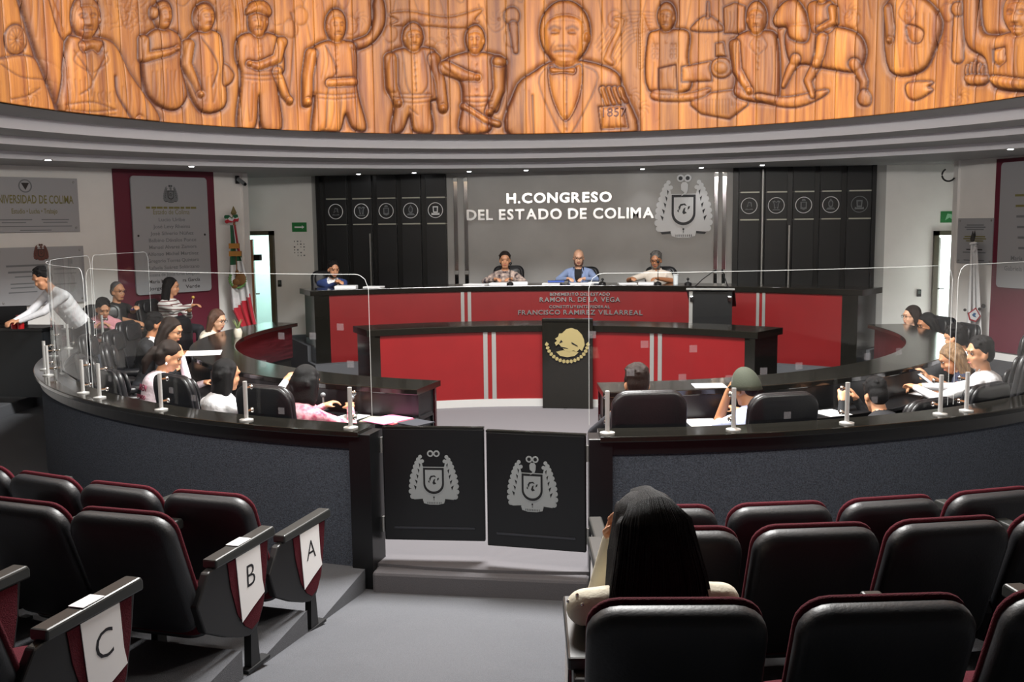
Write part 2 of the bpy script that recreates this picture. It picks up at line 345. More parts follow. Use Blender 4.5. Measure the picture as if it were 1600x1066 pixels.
for k_ in range(-3, 4):  # housings made up for the added fill spots, out of view
    a_ = R(180 + k_ * 18); b_ = Vector((DRUM[0] + 4.5 * math.sin(a_), DRUM[1] + 4.5 * math.cos(a_), 3.78)); rt = empty('added_fill_spotlight', b_, -a_ + math.pi, 'added unseen fill spotlight fixed to the mural rim above the audience', 'spotlight', 'added fill spotlights along the near mural rim')
    q = MB(); q.tube([(0, -.1, 0), (0, .1, -.012)], .1, 18, cap=False); q.obj('housing', M_PLASTIC, rt, smooth=True); q = MB(); q.box((0, -.14, 0), (.04, .12, .04)); q.obj('bracket', M_PLASTIC, rt)
# ================================================================ carved wooden mural on the drum
MX0, MX1, MY0, MY1 = -90, 1690, -150, 216
gy, gx = np.mgrid[MY0:MY1, MX0:MX1].astype(np.float32)
HM = np.zeros_like(gx); ST = np.zeros_like(gx)
def crop(x0, y0, x1, y1, pad=20):
    a, b = max(int(x0 - pad) - MX0, 0), min(int(x1 + pad) - MX0, gx.shape[1]); c, d = max(int(y0 - pad) - MY0, 0), min(int(y1 + pad) - MY0, gx.shape[0]); return slice(c, d), slice(a, b)
def smoothpoly(P, k=5):
    P = np.array(P, float); n = len(P); o = []
    for i in range(n):
        a, b, c, d = P[i - 1], P[i], P[(i + 1) % n], P[(i + 2) % n]
        for t in np.linspace(0, 1, k, endpoint=False): o.append(.5 * (2 * b + (c - a) * t + (2 * a - 5 * b + 4 * c - d) * t * t + (3 * b - a - 3 * c + d) * t ** 3))
    return np.array(o)
def sd_poly(P, X, Y):
    d = np.full(X.shape, 1e9, np.float32); ins = np.zeros(X.shape, bool); n = len(P)
    for i in range(n):
        x1, y1 = P[i]; x2, y2 = P[(i + 1) % n]; ex, ey = x2 - x1, y2 - y1; L2 = ex * ex + ey * ey + 1e-9
        t = np.clip(((X - x1) * ex + (Y - y1) * ey) / L2, 0, 1); d = np.minimum(d, (X - x1 - t * ex) ** 2 + (Y - y1 - t * ey) ** 2)
        c = (y1 > Y) != (y2 > Y); ins ^= c & (X < ex * (Y - y1) / (ey if abs(ey) > 1e-9 else 1e-9) + x1)
    return np.where(ins, -np.sqrt(d), np.sqrt(d))
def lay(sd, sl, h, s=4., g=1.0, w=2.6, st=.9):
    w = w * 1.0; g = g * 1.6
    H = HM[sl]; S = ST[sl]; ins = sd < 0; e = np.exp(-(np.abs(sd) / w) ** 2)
    HM[sl] = np.where(ins, H * .35 + h * (.6 * (1 - np.exp(np.minimum(sd, 0) / 2.2)) + .55 * (1 - np.exp(np.minimum(sd, 0) / (s * 3.2)))), H - g * e); ST[sl] = np.where(ins, S * .15 + e * st * .5, np.maximum(S, np.maximum(e * st, .42 * st * np.exp(-(np.abs(sd) / 8.5) ** 2) if h > 4.4 else 0 * e)))  # burnt outlines, plus soft relief shade painted round the raised figures
def P(pts, h=5, smooth=True, **k):
    q = smoothpoly(pts) if smooth else np.array(pts, float); sl = crop(q[:, 0].min(), q[:, 1].min(), q[:, 0].max(), q[:, 1].max()); lay(sd_poly(q, gx[sl], gy[sl]), sl, h, **k)
def E_(cx, cy, rx, ry, h=5, **k):
    sl = crop(cx - rx, cy - ry, cx + rx, cy + ry); X, Y = (gx[sl] - cx) / rx, (gy[sl] - cy) / ry; lay((np.sqrt(X * X + Y * Y) - 1) * min(rx, ry), sl, h, **k)
def C_(pts, r, h=4, **k):
    a = np.array(pts, float); rs = r if isinstance(r, (list, tuple)) else [r] * len(a); m_ = max(rs)
    sl = crop(a[:, 0].min() - m_, a[:, 1].min() - m_, a[:, 0].max() + m_, a[:, 1].max() + m_); X, Y = gx[sl], gy[sl]; d = np.full(X.shape, 1e9, np.float32)
    for i in range(len(a) - 1):
        (x1, y1), (x2, y2) = a[i], a[i + 1]; ex, ey = x2 - x1, y2 - y1; t = np.clip(((X - x1) * ex + (Y - y1) * ey) / (ex * ex + ey * ey + 1e-9), 0, 1)
        d = np.minimum(d, np.hypot(X - x1 - t * ex, Y - y1 - t * ey) - (rs[i] + (rs[i + 1] - rs[i]) * t))
    lay(d, sl, h, **k)
def G(pts, w=1.3, g=1.1, st=.6, sm=True):               # carved line
    a = np.array(pts, float)
    if sm and len(a) > 2:
        o = []
        for i in range(len(a) - 1):
            p0, p1, p2, p3 = a[max(i - 1, 0)], a[i], a[i + 1], a[min(i + 2, len(a) - 1)]
            for t in np.linspace(0, 1, 5, endpoint=False): o.append(.5 * (2 * p1 + (p2 - p0) * t + (2 * p0 - 5 * p1 + 4 * p2 - p3) * t * t + (3 * p1 - p0 - 3 * p2 + p3) * t ** 3))
        a = np.array(o + [a[-1]])
    sl = crop(a[:, 0].min(), a[:, 1].min(), a[:, 0].max(), a[:, 1].max(), 6); X, Y = gx[sl], gy[sl]; d = np.full(X.shape, 1e9, np.float32)
    for i in range(len(a) - 1):
        (x1, y1), (x2, y2) = a[i], a[i + 1]; ex, ey = x2 - x1, y2 - y1; t = np.clip(((X - x1) * ex + (Y - y1) * ey) / (ex * ex + ey * ey + 1e-9), 0, 1); d = np.minimum(d, np.hypot(X - x1 - t * ex, Y - y1 - t * ey))
    e = np.exp(-(d / w) ** 2); HM[sl] -= g * e; ST[sl] = np.maximum(ST[sl], st * e)
def bumpE(cx, cy, rx, ry, h):
    sl = crop(cx - 2 * rx, cy - 2 * ry, cx + 2 * rx, cy + 2 * ry); HM[sl] += h * np.exp(-((gx[sl] - cx) / rx) ** 2 - ((gy[sl] - cy) / ry) ** 2)
def head(cx, cy, rx, ry, turn=0, hair='short', h=6):
    """generic carved head; turn -1..1 shifts the features sideways"""
    E_(cx - turn * rx * .15, cy - ry * .12, rx * 1.05, ry * .98, h * .9, s=rx * .5, g=2.2, w=4)
    if hair == 'long': E_(cx - turn * rx * .4, cy, rx * 1.1, ry * 1.0, h * .9, s=rx * .5)
    P([(cx - rx * .8, cy - ry * .35), (cx - rx * .3, cy - ry * .62), (cx + rx * .35, cy - ry * .62), (cx + rx * .82, cy - ry * .35), (cx + rx * .78, cy + ry * .35), (cx + rx * .4, cy + ry * .92), (cx - rx * .35, cy + ry * .92), (cx - rx * .78, cy + ry * .35)], h * 1.15, s=rx * .45, g=.5, w=1.6, st=.5)
    f = cx + turn * rx * .3; k = max(rx / 12., .7)
    for s in (-1, 1):
        bumpE(f + s * rx * .36, cy - ry * .1, rx * .2, ry * .08, -1.1 * k); G([(f + s * rx * .15, cy - ry * .2), (f + s * rx * .4, cy - ry * .27), (f + s * rx * .6, cy - ry * .18)], .9 * k, .9, .55); G([(f + s * rx * .22, cy - ry * .06), (f + s * rx * .5, cy - ry * .06)], .7 * k, .6, .6)
        G([(f + s * rx * .2, cy + ry * .3), (f + s * rx * .5, cy + ry * .5)], .8 * k, .5, .25)
        bumpE(f + s * rx * .42, cy + ry * .2, rx * .22, ry * .2, .8 * k)
    bumpE(f, cy + ry * .1, rx * .14, ry * .24, 2.0 * k); bumpE(f, cy + ry * .26, rx * .22, ry * .08, 1.2 * k); G([(f - rx * .2, cy + ry * .34), (f + rx * .2, cy + ry * .34)], .8 * k, .7, .5)
    G([(f - rx * .38, cy + ry * .52), (f, cy + ry * .49), (f + rx * .38, cy + ry * .52)], .8 * k, .9, .65); bumpE(f, cy + ry * .6, rx * .28, ry * .06, .8 * k); bumpE(f, cy + ry * .8, rx * .25, ry * .1, .8 * k)
    E_(cx - (1 if turn >= 0 else -1) * rx * .95, cy + ry * .05, rx * .16, ry * .18, h, s=2, g=.6, w=1.2, st=.4)
    for t in np.linspace(-.8, .8, 7): G([(cx + t * rx * .75, cy - ry * .58), (cx + t * rx * .95, cy - ry * .95)], .7 * k, .35, .25)
def coat(pts, mid, top, bot, lap=8, h=6):
    P(pts, h, g=2.4, w=4.5, st=.9)
    G([(mid, top), (mid + lap * .1, (top + bot) / 2), (mid, bot)], 1.2, .8, .45)
    for s in (-1, 1): G([(mid + s * lap * .5, top - 2), (mid + s * lap * 1.7, top + (bot - top) * .3), (mid + s * lap * .2, top + (bot - top) * .55)], 1.2, 1.0, .5)
def folds(x0, x1, y0, y1, n, st=.35):
    for i in range(n):
        x = x0 + (x1 - x0) * (i + .5) / n; G([(x, y0 + random.uniform(0, 6)), (x + random.uniform(-2, 2), (y0 + y1) / 2), (x + random.uniform(-4, 4), y1)], 1.2, .8, st)
# background: low relief hills, foliage and lines
for x0 in range(-80, 1680, 46): G([(x0, random.uniform(-90, 60)), (x0 + 22, random.uniform(-90, 50)), (x0 + 44, random.uniform(-80, 60)), (x0 + 60, random.uniform(-60, 80))], 1.2, .8, .42)
for _ in range(90):
    x, y = random.uniform(165, 230), random.uniform(-20, 45); a = random.uniform(0, 6.28); G([(x, y), (x + 9 * math.cos(a), y + 9 * math.sin(a))], .9, .6, .28)
for i in range(6): C_([(365 + i * 9, -20 + i * 4), (372 + i * 7, 20), (375 + i * 5, 48)], [2.5, 2, 1.5], 1.4, st=.3)
for x, y in ((455, 45), (470, 25), (548, 40), (610, 52), (672, 75), (690, 80), (800, 60), (960, 30), (1330, 30), (1440, 60), (1480, 20)): E_(x, y, 11, 14, 1.2, st=.35, g=.5)
# cannon wheel and rocks far left
E_(25, 62, 17, 23, 3); E_(25, 62, 12, 18, 1.2, st=.5)
for a in np.linspace(0, math.pi, 7)[:-1]: G([(25 - 11 * math.cos(a), 62 - 17 * math.sin(a)), (25 + 11 * math.cos(a), 62 + 17 * math.sin(a))], .9, .8, .6)
P([(-80, 110), (0, 92), (45, 88), (100, 118), (105, 165), (60, 190), (-80, 190)], 2.4); G([(0, 100), (30, 120), (70, 125), (100, 138)]); G([(15, 155), (40, 150), (60, 138)])
# large robed man, arm raised
P([(20, -60), (62, -70), (78, -10), (100, 60), (98, 175), (70, 120), (40, 30)], 5.5, g=2.6, w=5)
P([(70, -40), (104, -60), (118, -10), (112, 55), (95, 60), (80, 20)], 3.2); folds(80, 112, -40, 50, 5)
coat([(105, 62), (122, 58), (160, 60), (182, 74), (205, 118), (250, 186), (215, 200), (100, 186), (96, 120)], 138, 70, 150, 16, 7)
P([(120, 68), (138, 62), (158, 66), (150, 84), (140, 78), (126, 82)], 8); G([(112, 80), (140, 128), (120, 148)], 1.4); G([(163, 82), (140, 128)], 1.4); folds(140, 176, 140, 160, 6); G([(98, 164), (140, 160), (175, 172)], 1.5); G([(176, 120), (180, 150), (205, 190)], 2.4, 2.2, .9); head(134, 30, 22, 33, -.1)
# two women in shawls
P([(228, 60), (245, 46), (265, 46), (282, 60), (286, 100), (292, 150), (270, 172), (232, 150), (222, 95)], 5.5, g=2.2, w=4.5); C_([(224, 62), (224, 90), (262, 82), (276, 76)], [8, 8, 6, 4], 7); folds(232, 290, 108, 165, 8); head(257, 24, 13, 22, .5, 'long'); E_(240, 20, 7, 10, 5)
P([(292, 66), (308, 50), (332, 48), (346, 60), (350, 110), (352, 165), (312, 172), (286, 110)], 5.5, g=2.2, w=4.5); C_([(294, 70), (290, 100), (304, 130), (310, 146)], [9, 8, 6, 5], 7); G([(312, 58), (338, 100), (330, 136)], 1.8, 1.4, .7); folds(306, 345, 115, 160, 6); head(322, 28, 15, 22, .7, 'long'); P([(350, 100), (365, 115), (360, 130), (348, 132)], 3)
# officer with sash and sword
P([(372, 62), (388, 52), (420, 52), (440, 66), (444, 110), (432, 122), (440, 200), (410, 200), (404, 150), (398, 200), (372, 200), (378, 120), (370, 90)], 6, g=2.6, w=5); C_([(440, 66), (432, 92), (402, 104), (388, 100)], [9, 8, 7, 5], 8); C_([(432, 112), (446, 148), (452, 156)], [8, 6, 6], 7); G([(395, 110), (432, 112)], 1.8); folds(378, 402, 128, 190, 4); G([(452, 160), (460, 50), (455, 20)], 1.8, 1.2, .6); head(403, 34, 15, 25, -.3); P([(384, 22), (392, 4), (414, 2), (424, 16), (420, 26), (400, 20)], 8)
# man in long coat, arm raised
P([(590, -10), (600, 5), (600, 40), (580, 68), (552, 78), (548, 66), (575, 54), (584, 30), (584, 4)], 5.5, g=2.4, w=4.5)
P([(484, 82), (505, 66), (540, 64), (556, 76), (558, 140), (572, 200), (552, 200), (540, 178), (530, 205), (505, 205), (488, 205), (492, 150), (474, 165), (478, 110)], 6.5, g=2.6, w=5); C_([(486, 84), (480, 120), (480, 158)], [9, 8, 8], 8); G([(508, 72), (524, 110), (512, 135), (508, 200)], 1.8, 1.4, .7); G([(548, 72), (552, 130)], 1.6); C_([(514, 130), (552, 128)], 7, 8); G([(532, 150), (530, 200)], 1.6, 1.2, .6); folds(500, 520, 72, 125, 3); head(526, 42, 15, 25, .4)
# banner, man in jacket
P([(608, 22), (640, 18), (700, 27), (752, 14), (742, 30), (748, 36), (720, 44), (660, 40), (612, 40), (622, 32)], 2.6, st=.6)
for x in range(648, 716, 9): G([(x, 30), (x + 3, 36), (x + 6, 29)], .8, .5, .4)
P([(608, 90), (630, 76), (672, 76), (682, 90), (686, 150), (672, 160), (676, 205), (648, 205), (640, 180), (628, 205), (612, 205), (620, 150), (606, 140)], 6.5, g=2.6, w=5); C_([(610, 92), (612, 135), (622, 160)], [10, 9, 7], 8); C_([(678, 92), (688, 130), (692, 168)], [10, 8, 8], 8); G([(628, 80), (634, 130), (640, 146)], 1.7); G([(662, 80), (668, 130), (660, 146)], 1.7); G([(646, 82), (650, 144)], 1.2); G([(624, 148), (672, 148)], 1.8); G([(640, 170), (652, 180)], 1.4); head(646, 60, 15, 22, .25)
# officer, arm across chest, scroll in hand
P([(690, 100), (722, 84), (752, 82), (786, 94), (788, 130), (778, 172), (768, 176), (764, 205), (720, 205), (724, 160), (718, 125)], 6.2, g=2.6, w=5); C_([(696, 106), (724, 118), (745, 122)], [11, 9, 6], 8); C_([(778, 96), (780, 140), (764, 175)], [10, 9, 7], 8); E_(780, 97, 12, 8, 8); C_([(724, 166), (758, 188), (778, 194)], [5, 5, 5], 7.5); G([(722, 152), (768, 152)], 1.6); folds(732, 758, 95, 145, 3); head(742, 64, 14, 22, -.2)
E_(800, 25, 12, 14, 2); C_([(802, 40), (806, 80)], [7, 4], 2.2)
# very large bust with bow tie
P([(802, 215), (806, 140), (836, 112), (866, 96), (912, 96), (960, 112), (972, 140), (986, 215)], 7, g=2.8, w=5.5)
P([(858, 102), (884, 112), (908, 102), (906, 150), (884, 190), (862, 150)], 7.6, g=.8); G([(858, 102), (842, 130), (868, 196), (882, 215)], 1.8); G([(908, 102), (935, 122), (905, 190), (888, 215)], 1.8); P([(860, 106), (880, 108), (898, 106), (898, 116), (880, 114), (862, 116)], 10); G([(886, 120), (886, 205)], 1.2); G([(832, 150), (834, 215)], 2, 1.8, .7)
for i, x in enumerate((944, 954, 963, 972)): C_([(x - 2, 140), (x + 2, 152), (x + 6, 164 - i * 2)], [5, 4.5, 4], 9.5)
P([(936, 168), (975, 165), (982, 200), (940, 202)], 7.6, smooth=False); head(882, 56, 37, 50, -.12, h=9)
for s in (-1, 1): G([(878 + s * 11, 66), (878 + s * 22, 84)], 1.6, .8, .35)
# winged shape behind
for i in range(9): G([(960 - i * 4, 110 - i * 5), (985 - i * 2, 70 - i * 6), (1005 + i * 3, 60 - i * 5)], 1.2, .9, .35)
for i in range(12): C_([(1000, 105 - i * 5), (1024 - i * 2, 80 - i * 5)], [3, 1.5], 1.6, st=.35)
C_([(962, 30), (972, 32), (966, 52), (958, 66), (948, 92), (956, 98)], [3, 4, 4, 4, 5, 4], 2.2, st=.5)
# officer with medals, ribbon, locomotive, domed hall
P([(1012, 62), (1026, 48), (1054, 46), (1076, 52), (1074, 90), (1076, 140), (1014, 140)], 4.5, g=2, w=4); head(1041, 28, 13, 22, -.2)
for x in (1022, 1028, 1050, 1056):
    for y in (72, 80, 88): E_(x, y, 2, 3, 6, st=.4, g=.3)
P([(1082, 48), (1086, 36), (1104, 24), (1122, 34), (1128, 48)], 3); C_([(1106, 26), (1106, 4)], [2.5, 1.2], 3)
for x in (1092, 1098, 1106, 1114, 1120): G([(x, 48), (1106 + (x - 1106) * .6, 30)], .9, .6, .4)
P([(1130, 12), (1148, 4), (1164, 10), (1164, 52), (1132, 52)], 2.4, smooth=False); folds(1132, 1162, 14, 50, 5)
P([(1066, 105), (1110, 96), (1112, 126), (1066, 128)], 3.4, smooth=False); E_(1127, 106, 17, 16, 4.4); E_(1127, 106, 11, 10, 5, st=.5); P([(1118, 68), (1130, 66), (1134, 88), (1118, 88)], 3.4, smooth=False); P([(1030, 108), (1056, 102), (1058, 140), (1030, 140)], 3, smooth=False)
P([(1078, 150), (1150, 140), (1168, 146), (1168, 164), (1140, 186), (1096, 178), (1080, 165)], 3.6, smooth=False)
for x in range(1104, 1160, 5): G([(x, 156), (x, 178 if x < 1140 else 166)], .9, .9, .45)
P([(1022, 142), (1072, 146), (1108, 138), (1102, 150), (1072, 158), (1022, 156)], 4.2, st=.7)
for x in range(1030, 1070, 7): G([(x, 148), (x + 2, 154), (x + 4, 147)], .8, .5, .5)
# man in open coat
coat([(1146, 68), (1164, 50), (1196, 48), (1214, 62), (1216, 150), (1196, 160), (1150, 150), (1150, 120)], 1186, 56, 110, 8, 6); C_([(1148, 70), (1152, 110), (1172, 142)], [9, 8, 6], 7.5); head(1182, 30, 15, 25, .1)
P([(1184, 146), (1230, 152), (1290, 140), (1284, 152), (1240, 168), (1186, 158)], 3.4)
# rider on horse
P([(1228, 48), (1262, 40), (1330, 48), (1352, 76), (1340, 110), (1300, 108), (1260, 100), (1234, 96)], 5, g=2.2, w=4.5); P([(1208, 30), (1222, 6), (1244, 0), (1262, 30), (1262, 64), (1236, 60), (1228, 42), (1214, 42)], 6, g=2.2, w=4); C_([(1244, 92), (1234, 110), (1224, 134)], [8, 6, 4], 5); C_([(1336, 100), (1350, 128), (1346, 160)], [9, 6, 4], 5); C_([(1276, 100), (1262, 126), (1270, 150)], [8, 6, 4], 5)
P([(1262, 10), (1280, 0), (1300, 4), (1308, 30), (1296, 52), (1270, 50)], 6.5); C_([(1302, 14), (1304, 34), (1282, 46)], [7, 6, 5], 7.5); C_([(1286, 60), (1282, 84), (1276, 100)], [9, 8, 7], 7); head(1284, -14, 12, 20, -.4)
# seated and standing figures, cactus, large bearded man at right
coat([(1382, 20), (1400, -6), (1440, -4), (1470, 30), (1462, 70), (1440, 110), (1390, 110)], 1420, 0, 70, 8, 5.5); C_([(1388, 14), (1392, 44), (1392, 62)], [8, 8, 6], 7); head(1418, -30, 15, 24, .2); P([(1420, 40), (1444, 48), (1440, 66), (1424, 64)], 4); P([(1418, 130), (1456, 128), (1450, 136), (1456, 142), (1432, 156), (1418, 150)], 3.4); P([(1340, 150), (1350, 140), (1360, 150), (1358, 164), (1344, 164)], 3); C_([(1496, 15), (1496, 90)], [6, 9], 2.4); E_(1496, 14, 10, 11, 3)
P([(1508, -60), (1528, -60), (1532, 40), (1556, 56), (1600, 48), (1690, 60), (1690, 140), (1600, 142), (1552, 134), (1540, 92), (1508, 60)], 6.5, g=3, w=5.5); P([(1556, 78), (1574, 74), (1576, 96), (1566, 104), (1556, 96)], 8, smooth=False); head(1592, 24, 24, 34, -.1)
for i in range(5): C_([(1512 + i * 6, 130), (1510 + i * 6, 112), (1511 + i * 6, 98 + abs(i - 2) * 3)], [3.2, 3, 2.6], 5)
P([(1508, 118), (1542, 118), (1538, 132), (1514, 132)], 5); P([(1552, 118), (1620, 124), (1690, 116), (1690, 138), (1600, 142), (1556, 134)], 8)
for x, y0, y1, n_ in ((524, 74, 122, 6), (648, 86, 140, 6), (744, 100, 148, 6), (403, 62, 98, 5), (1186, 62, 108, 5), (1420, 6, 66, 6), (884, 124, 200, 5), (1042, 52, 66, 2)):
    for k in range(n_): bumpE(x, y0 + (y1 - y0) * k / (n_ - 1), 1.8, 1.8, 1.8)
for x, y, r in ((480, 160, 7), (622, 162, 7), (692, 170, 7), (764, 176, 6), (452, 158, 6), (746, 122, 6), (276, 76, 5), (312, 148, 6), (1172, 143, 6), (388, 100, 5), (1392, 64, 6), (215, 188, 7)):
    E_(x, y, r, r * 1.15, 9, s=2, g=.5, w=1.4, st=.5)
    for k in (-.5, 0, .5): G([(x + k * r, y + r * .1), (x + k * r * .8, y + r * 1.05)], .8, .8, .5)
for x0, x1, y in ((376, 440, 116), (488, 556, 146), (614, 676, 152), (722, 768, 158), (100, 176, 172)): G([(x0, y), ((x0 + x1) / 2, y + 3), (x1, y)], 1.6, 1.2, .55); G([(x0, y + 7), ((x0 + x1) / 2, y + 10), (x1, y + 7)], 1.4, 1.0, .45)
for cx_, cy_, rx_, ry_ in ((882, 56, 37, 50), (134, 30, 22, 33), (1592, 24, 24, 34)):
    for t in np.linspace(-1, 1, 15): G([(cx_ + t * rx_ * .55, cy_ - ry_ * .62), (cx_ + t * rx_ * .85, cy_ - ry_ * .8), (cx_ + t * rx_ * 1.0, cy_ - ry_ * .93 * (1 - .25 * t * t))], 1.0, .7, .3)
    G([(cx_ - rx_ * .5, cy_ - ry_ * .42), (cx_, cy_ - ry_ * .46), (cx_ + rx_ * .5, cy_ - ry_ * .42)], 1.2, .5, .2)
folds(100, 132, 120, 180, 4); folds(180, 235, 130, 190, 4, .3); folds(376, 440, 70, 108, 5, .3); folds(486, 500, 85, 150, 2); folds(556, 566, 150, 200, 2); folds(612, 632, 95, 145, 3); folds(664, 684, 95, 150, 3); folds(612, 676, 165, 205, 6); folds(724, 766, 160, 205, 5); folds(808, 830, 140, 210, 3); folds(935, 970, 175, 210, 3); folds(1016, 1072, 95, 138, 5); folds(1150, 1212, 70, 150, 6); folds(1392, 1460, 20, 105, 7); folds(1545, 1600, 70, 135, 6); folds(1505, 1530, -40, 80, 4); folds(30, 70, -30, 60, 4); folds(505, 555, 140, 200, 5)
for _ in range(260):
    x, y = random.uniform(-60, 1660), random.uniform(-60, 200); G([(x, y), (x + random.uniform(-7, 7), y + random.uniform(4, 12))], .8, .35, .16)
for cx_, cy_ in ((560, 30), (700, 60), (985, 150), (1000, 170), (1330, 20), (1470, 70), (1500, 150), (45, 150), (200, 20), (350, 20), (780, 30)):
    for k in range(9): a = k * .7; G([(cx_, cy_), (cx_ + 9 * math.cos(a), cy_ + 9 * math.sin(a)), (cx_ + 15 * math.cos(a + .5), cy_ + 15 * math.sin(a + .5))], .9, .6, .3)
HM = np.clip(HM, -3.2, 11)
# blur once so the carving reads as tool-cut wood
for _ in range(1):
    HM = (HM + np.roll(HM, 1, 0) + np.roll(HM, -1, 0) + np.roll(HM, 1, 1) + np.roll(HM, -1, 1)) / 5
def wood(name):
    m = bpy.data.materials.new(name); m.use_nodes = True; nt = m.node_tree; N = nt.nodes; L = nt.links; b = N['Principled BSDF']; b.inputs['Roughness'].default_value = .6
    tc = N.new('ShaderNodeTexCoord'); mp = N.new('ShaderNodeMapping'); mp.inputs['Scale'].default_value = (9, 9, .5); L.new(tc.outputs['Object'], mp.inputs[0])
    n1 = N.new('ShaderNodeTexNoise'); n1.inputs['Scale'].default_value = 1.6; n1.inputs['Detail'].default_value = 6; L.new(mp.outputs[0], n1.inputs['Vector'])
    r = N.new('ShaderNodeValToRGB'); e = r.color_ramp.elements; e[0].position = .3; e[1].position = .72; e[0].color = lin('6d360d'); e[1].color = lin('a96c28'); L.new(n1.outputs['Fac'], r.inputs[0])
    oi = N.new('ShaderNodeObjectInfo'); hs = N.new('ShaderNodeHueSaturation'); mr = N.new('ShaderNodeMapRange'); mr.inputs[3].default_value = .66; mr.inputs[4].default_value = 1.2
    L.new(oi.outputs['Random'], mr.inputs[0]); L.new(mr.outputs[0], hs.inputs['Value']); L.new(r.outputs[0], hs.inputs['Color'])
    at = N.new('ShaderNodeAttribute'); at.attribute_name = 'scorch_shade'; mx = N.new('ShaderNodeMix'); mx.data_type = 'RGBA'; L.new(at.outputs['Fac'], mx.inputs['Factor']); L.new(hs.outputs[0], mx.inputs['A']); mx.inputs['B'].default_value = lin('3b1707'); L.new(mx.outputs['Result'], b.inputs['Base Color'])  # mixes burnt lines and painted relief shade into the wood colour
    n3 = N.new('ShaderNodeTexNoise'); n3.inputs['Scale'].default_value = 7; n3.inputs['Detail'].default_value = 4; L.new(mp.outputs[0], n3.inputs['Vector']); bp = N.new('ShaderNodeBump'); bp.inputs['Strength'].default_value = .35; bp.inputs['Distance'].default_value = .008; L.new(n3.outputs['Fac'], bp.inputs['Height']); L.new(bp.outputs[0], b.inputs['Normal'])
    return m
M_MURAL = wood('carved_cedar')
mural = empty('carved_mural', (DRUM[0], DRUM[1], 3.394), 0, 'curved carved wooden relief mural of historical figures round the drum above the cornice', 'mural')
Z0, Z1, dz = 3.394, 5.7, .0105; nz = int((Z1 - Z0) / dz) + 1; A0, A1 = R(-100), R(100); PLW = .235; rm = 4.72; npl = int((A1 - A0) * rm / PLW)
zz = np.linspace(Z0, Z1, nz)
def sampleM(arr, u, v):
    x = np.clip(u - MX0, 0, arr.shape[1] - 2); y = np.clip(v - MY0, 0, arr.shape[0] - 2); i = x.astype(int); j = y.astype(int); fx = x - i; fy = y - j
    o = arr[j, i] * (1 - fx) * (1 - fy) + arr[j, i + 1] * fx * (1 - fy) + arr[j + 1, i] * (1 - fx) * fy + arr[j + 1, i + 1] * fx * fy
    return np.where((u < MX0) | (u > MX1) | (v < MY0) | (v > MY1), 0, o)
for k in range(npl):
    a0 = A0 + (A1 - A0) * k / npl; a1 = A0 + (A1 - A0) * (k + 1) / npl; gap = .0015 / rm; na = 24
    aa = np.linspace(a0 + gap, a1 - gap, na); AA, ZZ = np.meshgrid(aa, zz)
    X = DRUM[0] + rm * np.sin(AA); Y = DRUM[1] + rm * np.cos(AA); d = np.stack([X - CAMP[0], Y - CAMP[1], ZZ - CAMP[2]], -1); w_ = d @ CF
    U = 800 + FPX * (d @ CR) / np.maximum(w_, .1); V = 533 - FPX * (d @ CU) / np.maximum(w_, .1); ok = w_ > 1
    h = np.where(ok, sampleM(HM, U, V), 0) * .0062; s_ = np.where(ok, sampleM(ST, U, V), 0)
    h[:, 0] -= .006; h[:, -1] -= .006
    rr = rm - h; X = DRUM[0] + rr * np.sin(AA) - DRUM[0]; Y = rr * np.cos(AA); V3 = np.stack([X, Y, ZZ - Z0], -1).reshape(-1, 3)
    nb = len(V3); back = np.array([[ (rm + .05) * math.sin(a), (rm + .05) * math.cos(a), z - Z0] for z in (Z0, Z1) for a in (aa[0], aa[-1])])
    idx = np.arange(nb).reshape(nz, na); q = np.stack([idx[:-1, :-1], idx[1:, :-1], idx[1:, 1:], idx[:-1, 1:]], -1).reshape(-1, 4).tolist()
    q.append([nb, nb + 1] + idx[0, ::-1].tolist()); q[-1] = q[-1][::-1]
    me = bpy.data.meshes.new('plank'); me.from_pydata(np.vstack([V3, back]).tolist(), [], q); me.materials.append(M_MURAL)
    at = me.attributes.new('scorch_shade', 'FLOAT', 'POINT'); at.data.foreach_set('value', np.concatenate([np.clip(s_.reshape(-1) * 1.25, 0, 1), np.zeros(4)]).astype(np.float32))
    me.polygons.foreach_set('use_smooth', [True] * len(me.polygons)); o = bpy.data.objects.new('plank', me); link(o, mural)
def muralM(u, v):
    p = oncyl(u, v, DRUM, rm - .062, True); n = Vector((DRUM[0] - p.x, DRUM[1] - p.y, 0)); return Matrix.Translation(-Vector(mural.location)) @ wallM(p, n)
text('carved_lettering', '1857', .16, mat('scorched_carving', '4a1f12', .6), muralM(958, 182), mural, .004)
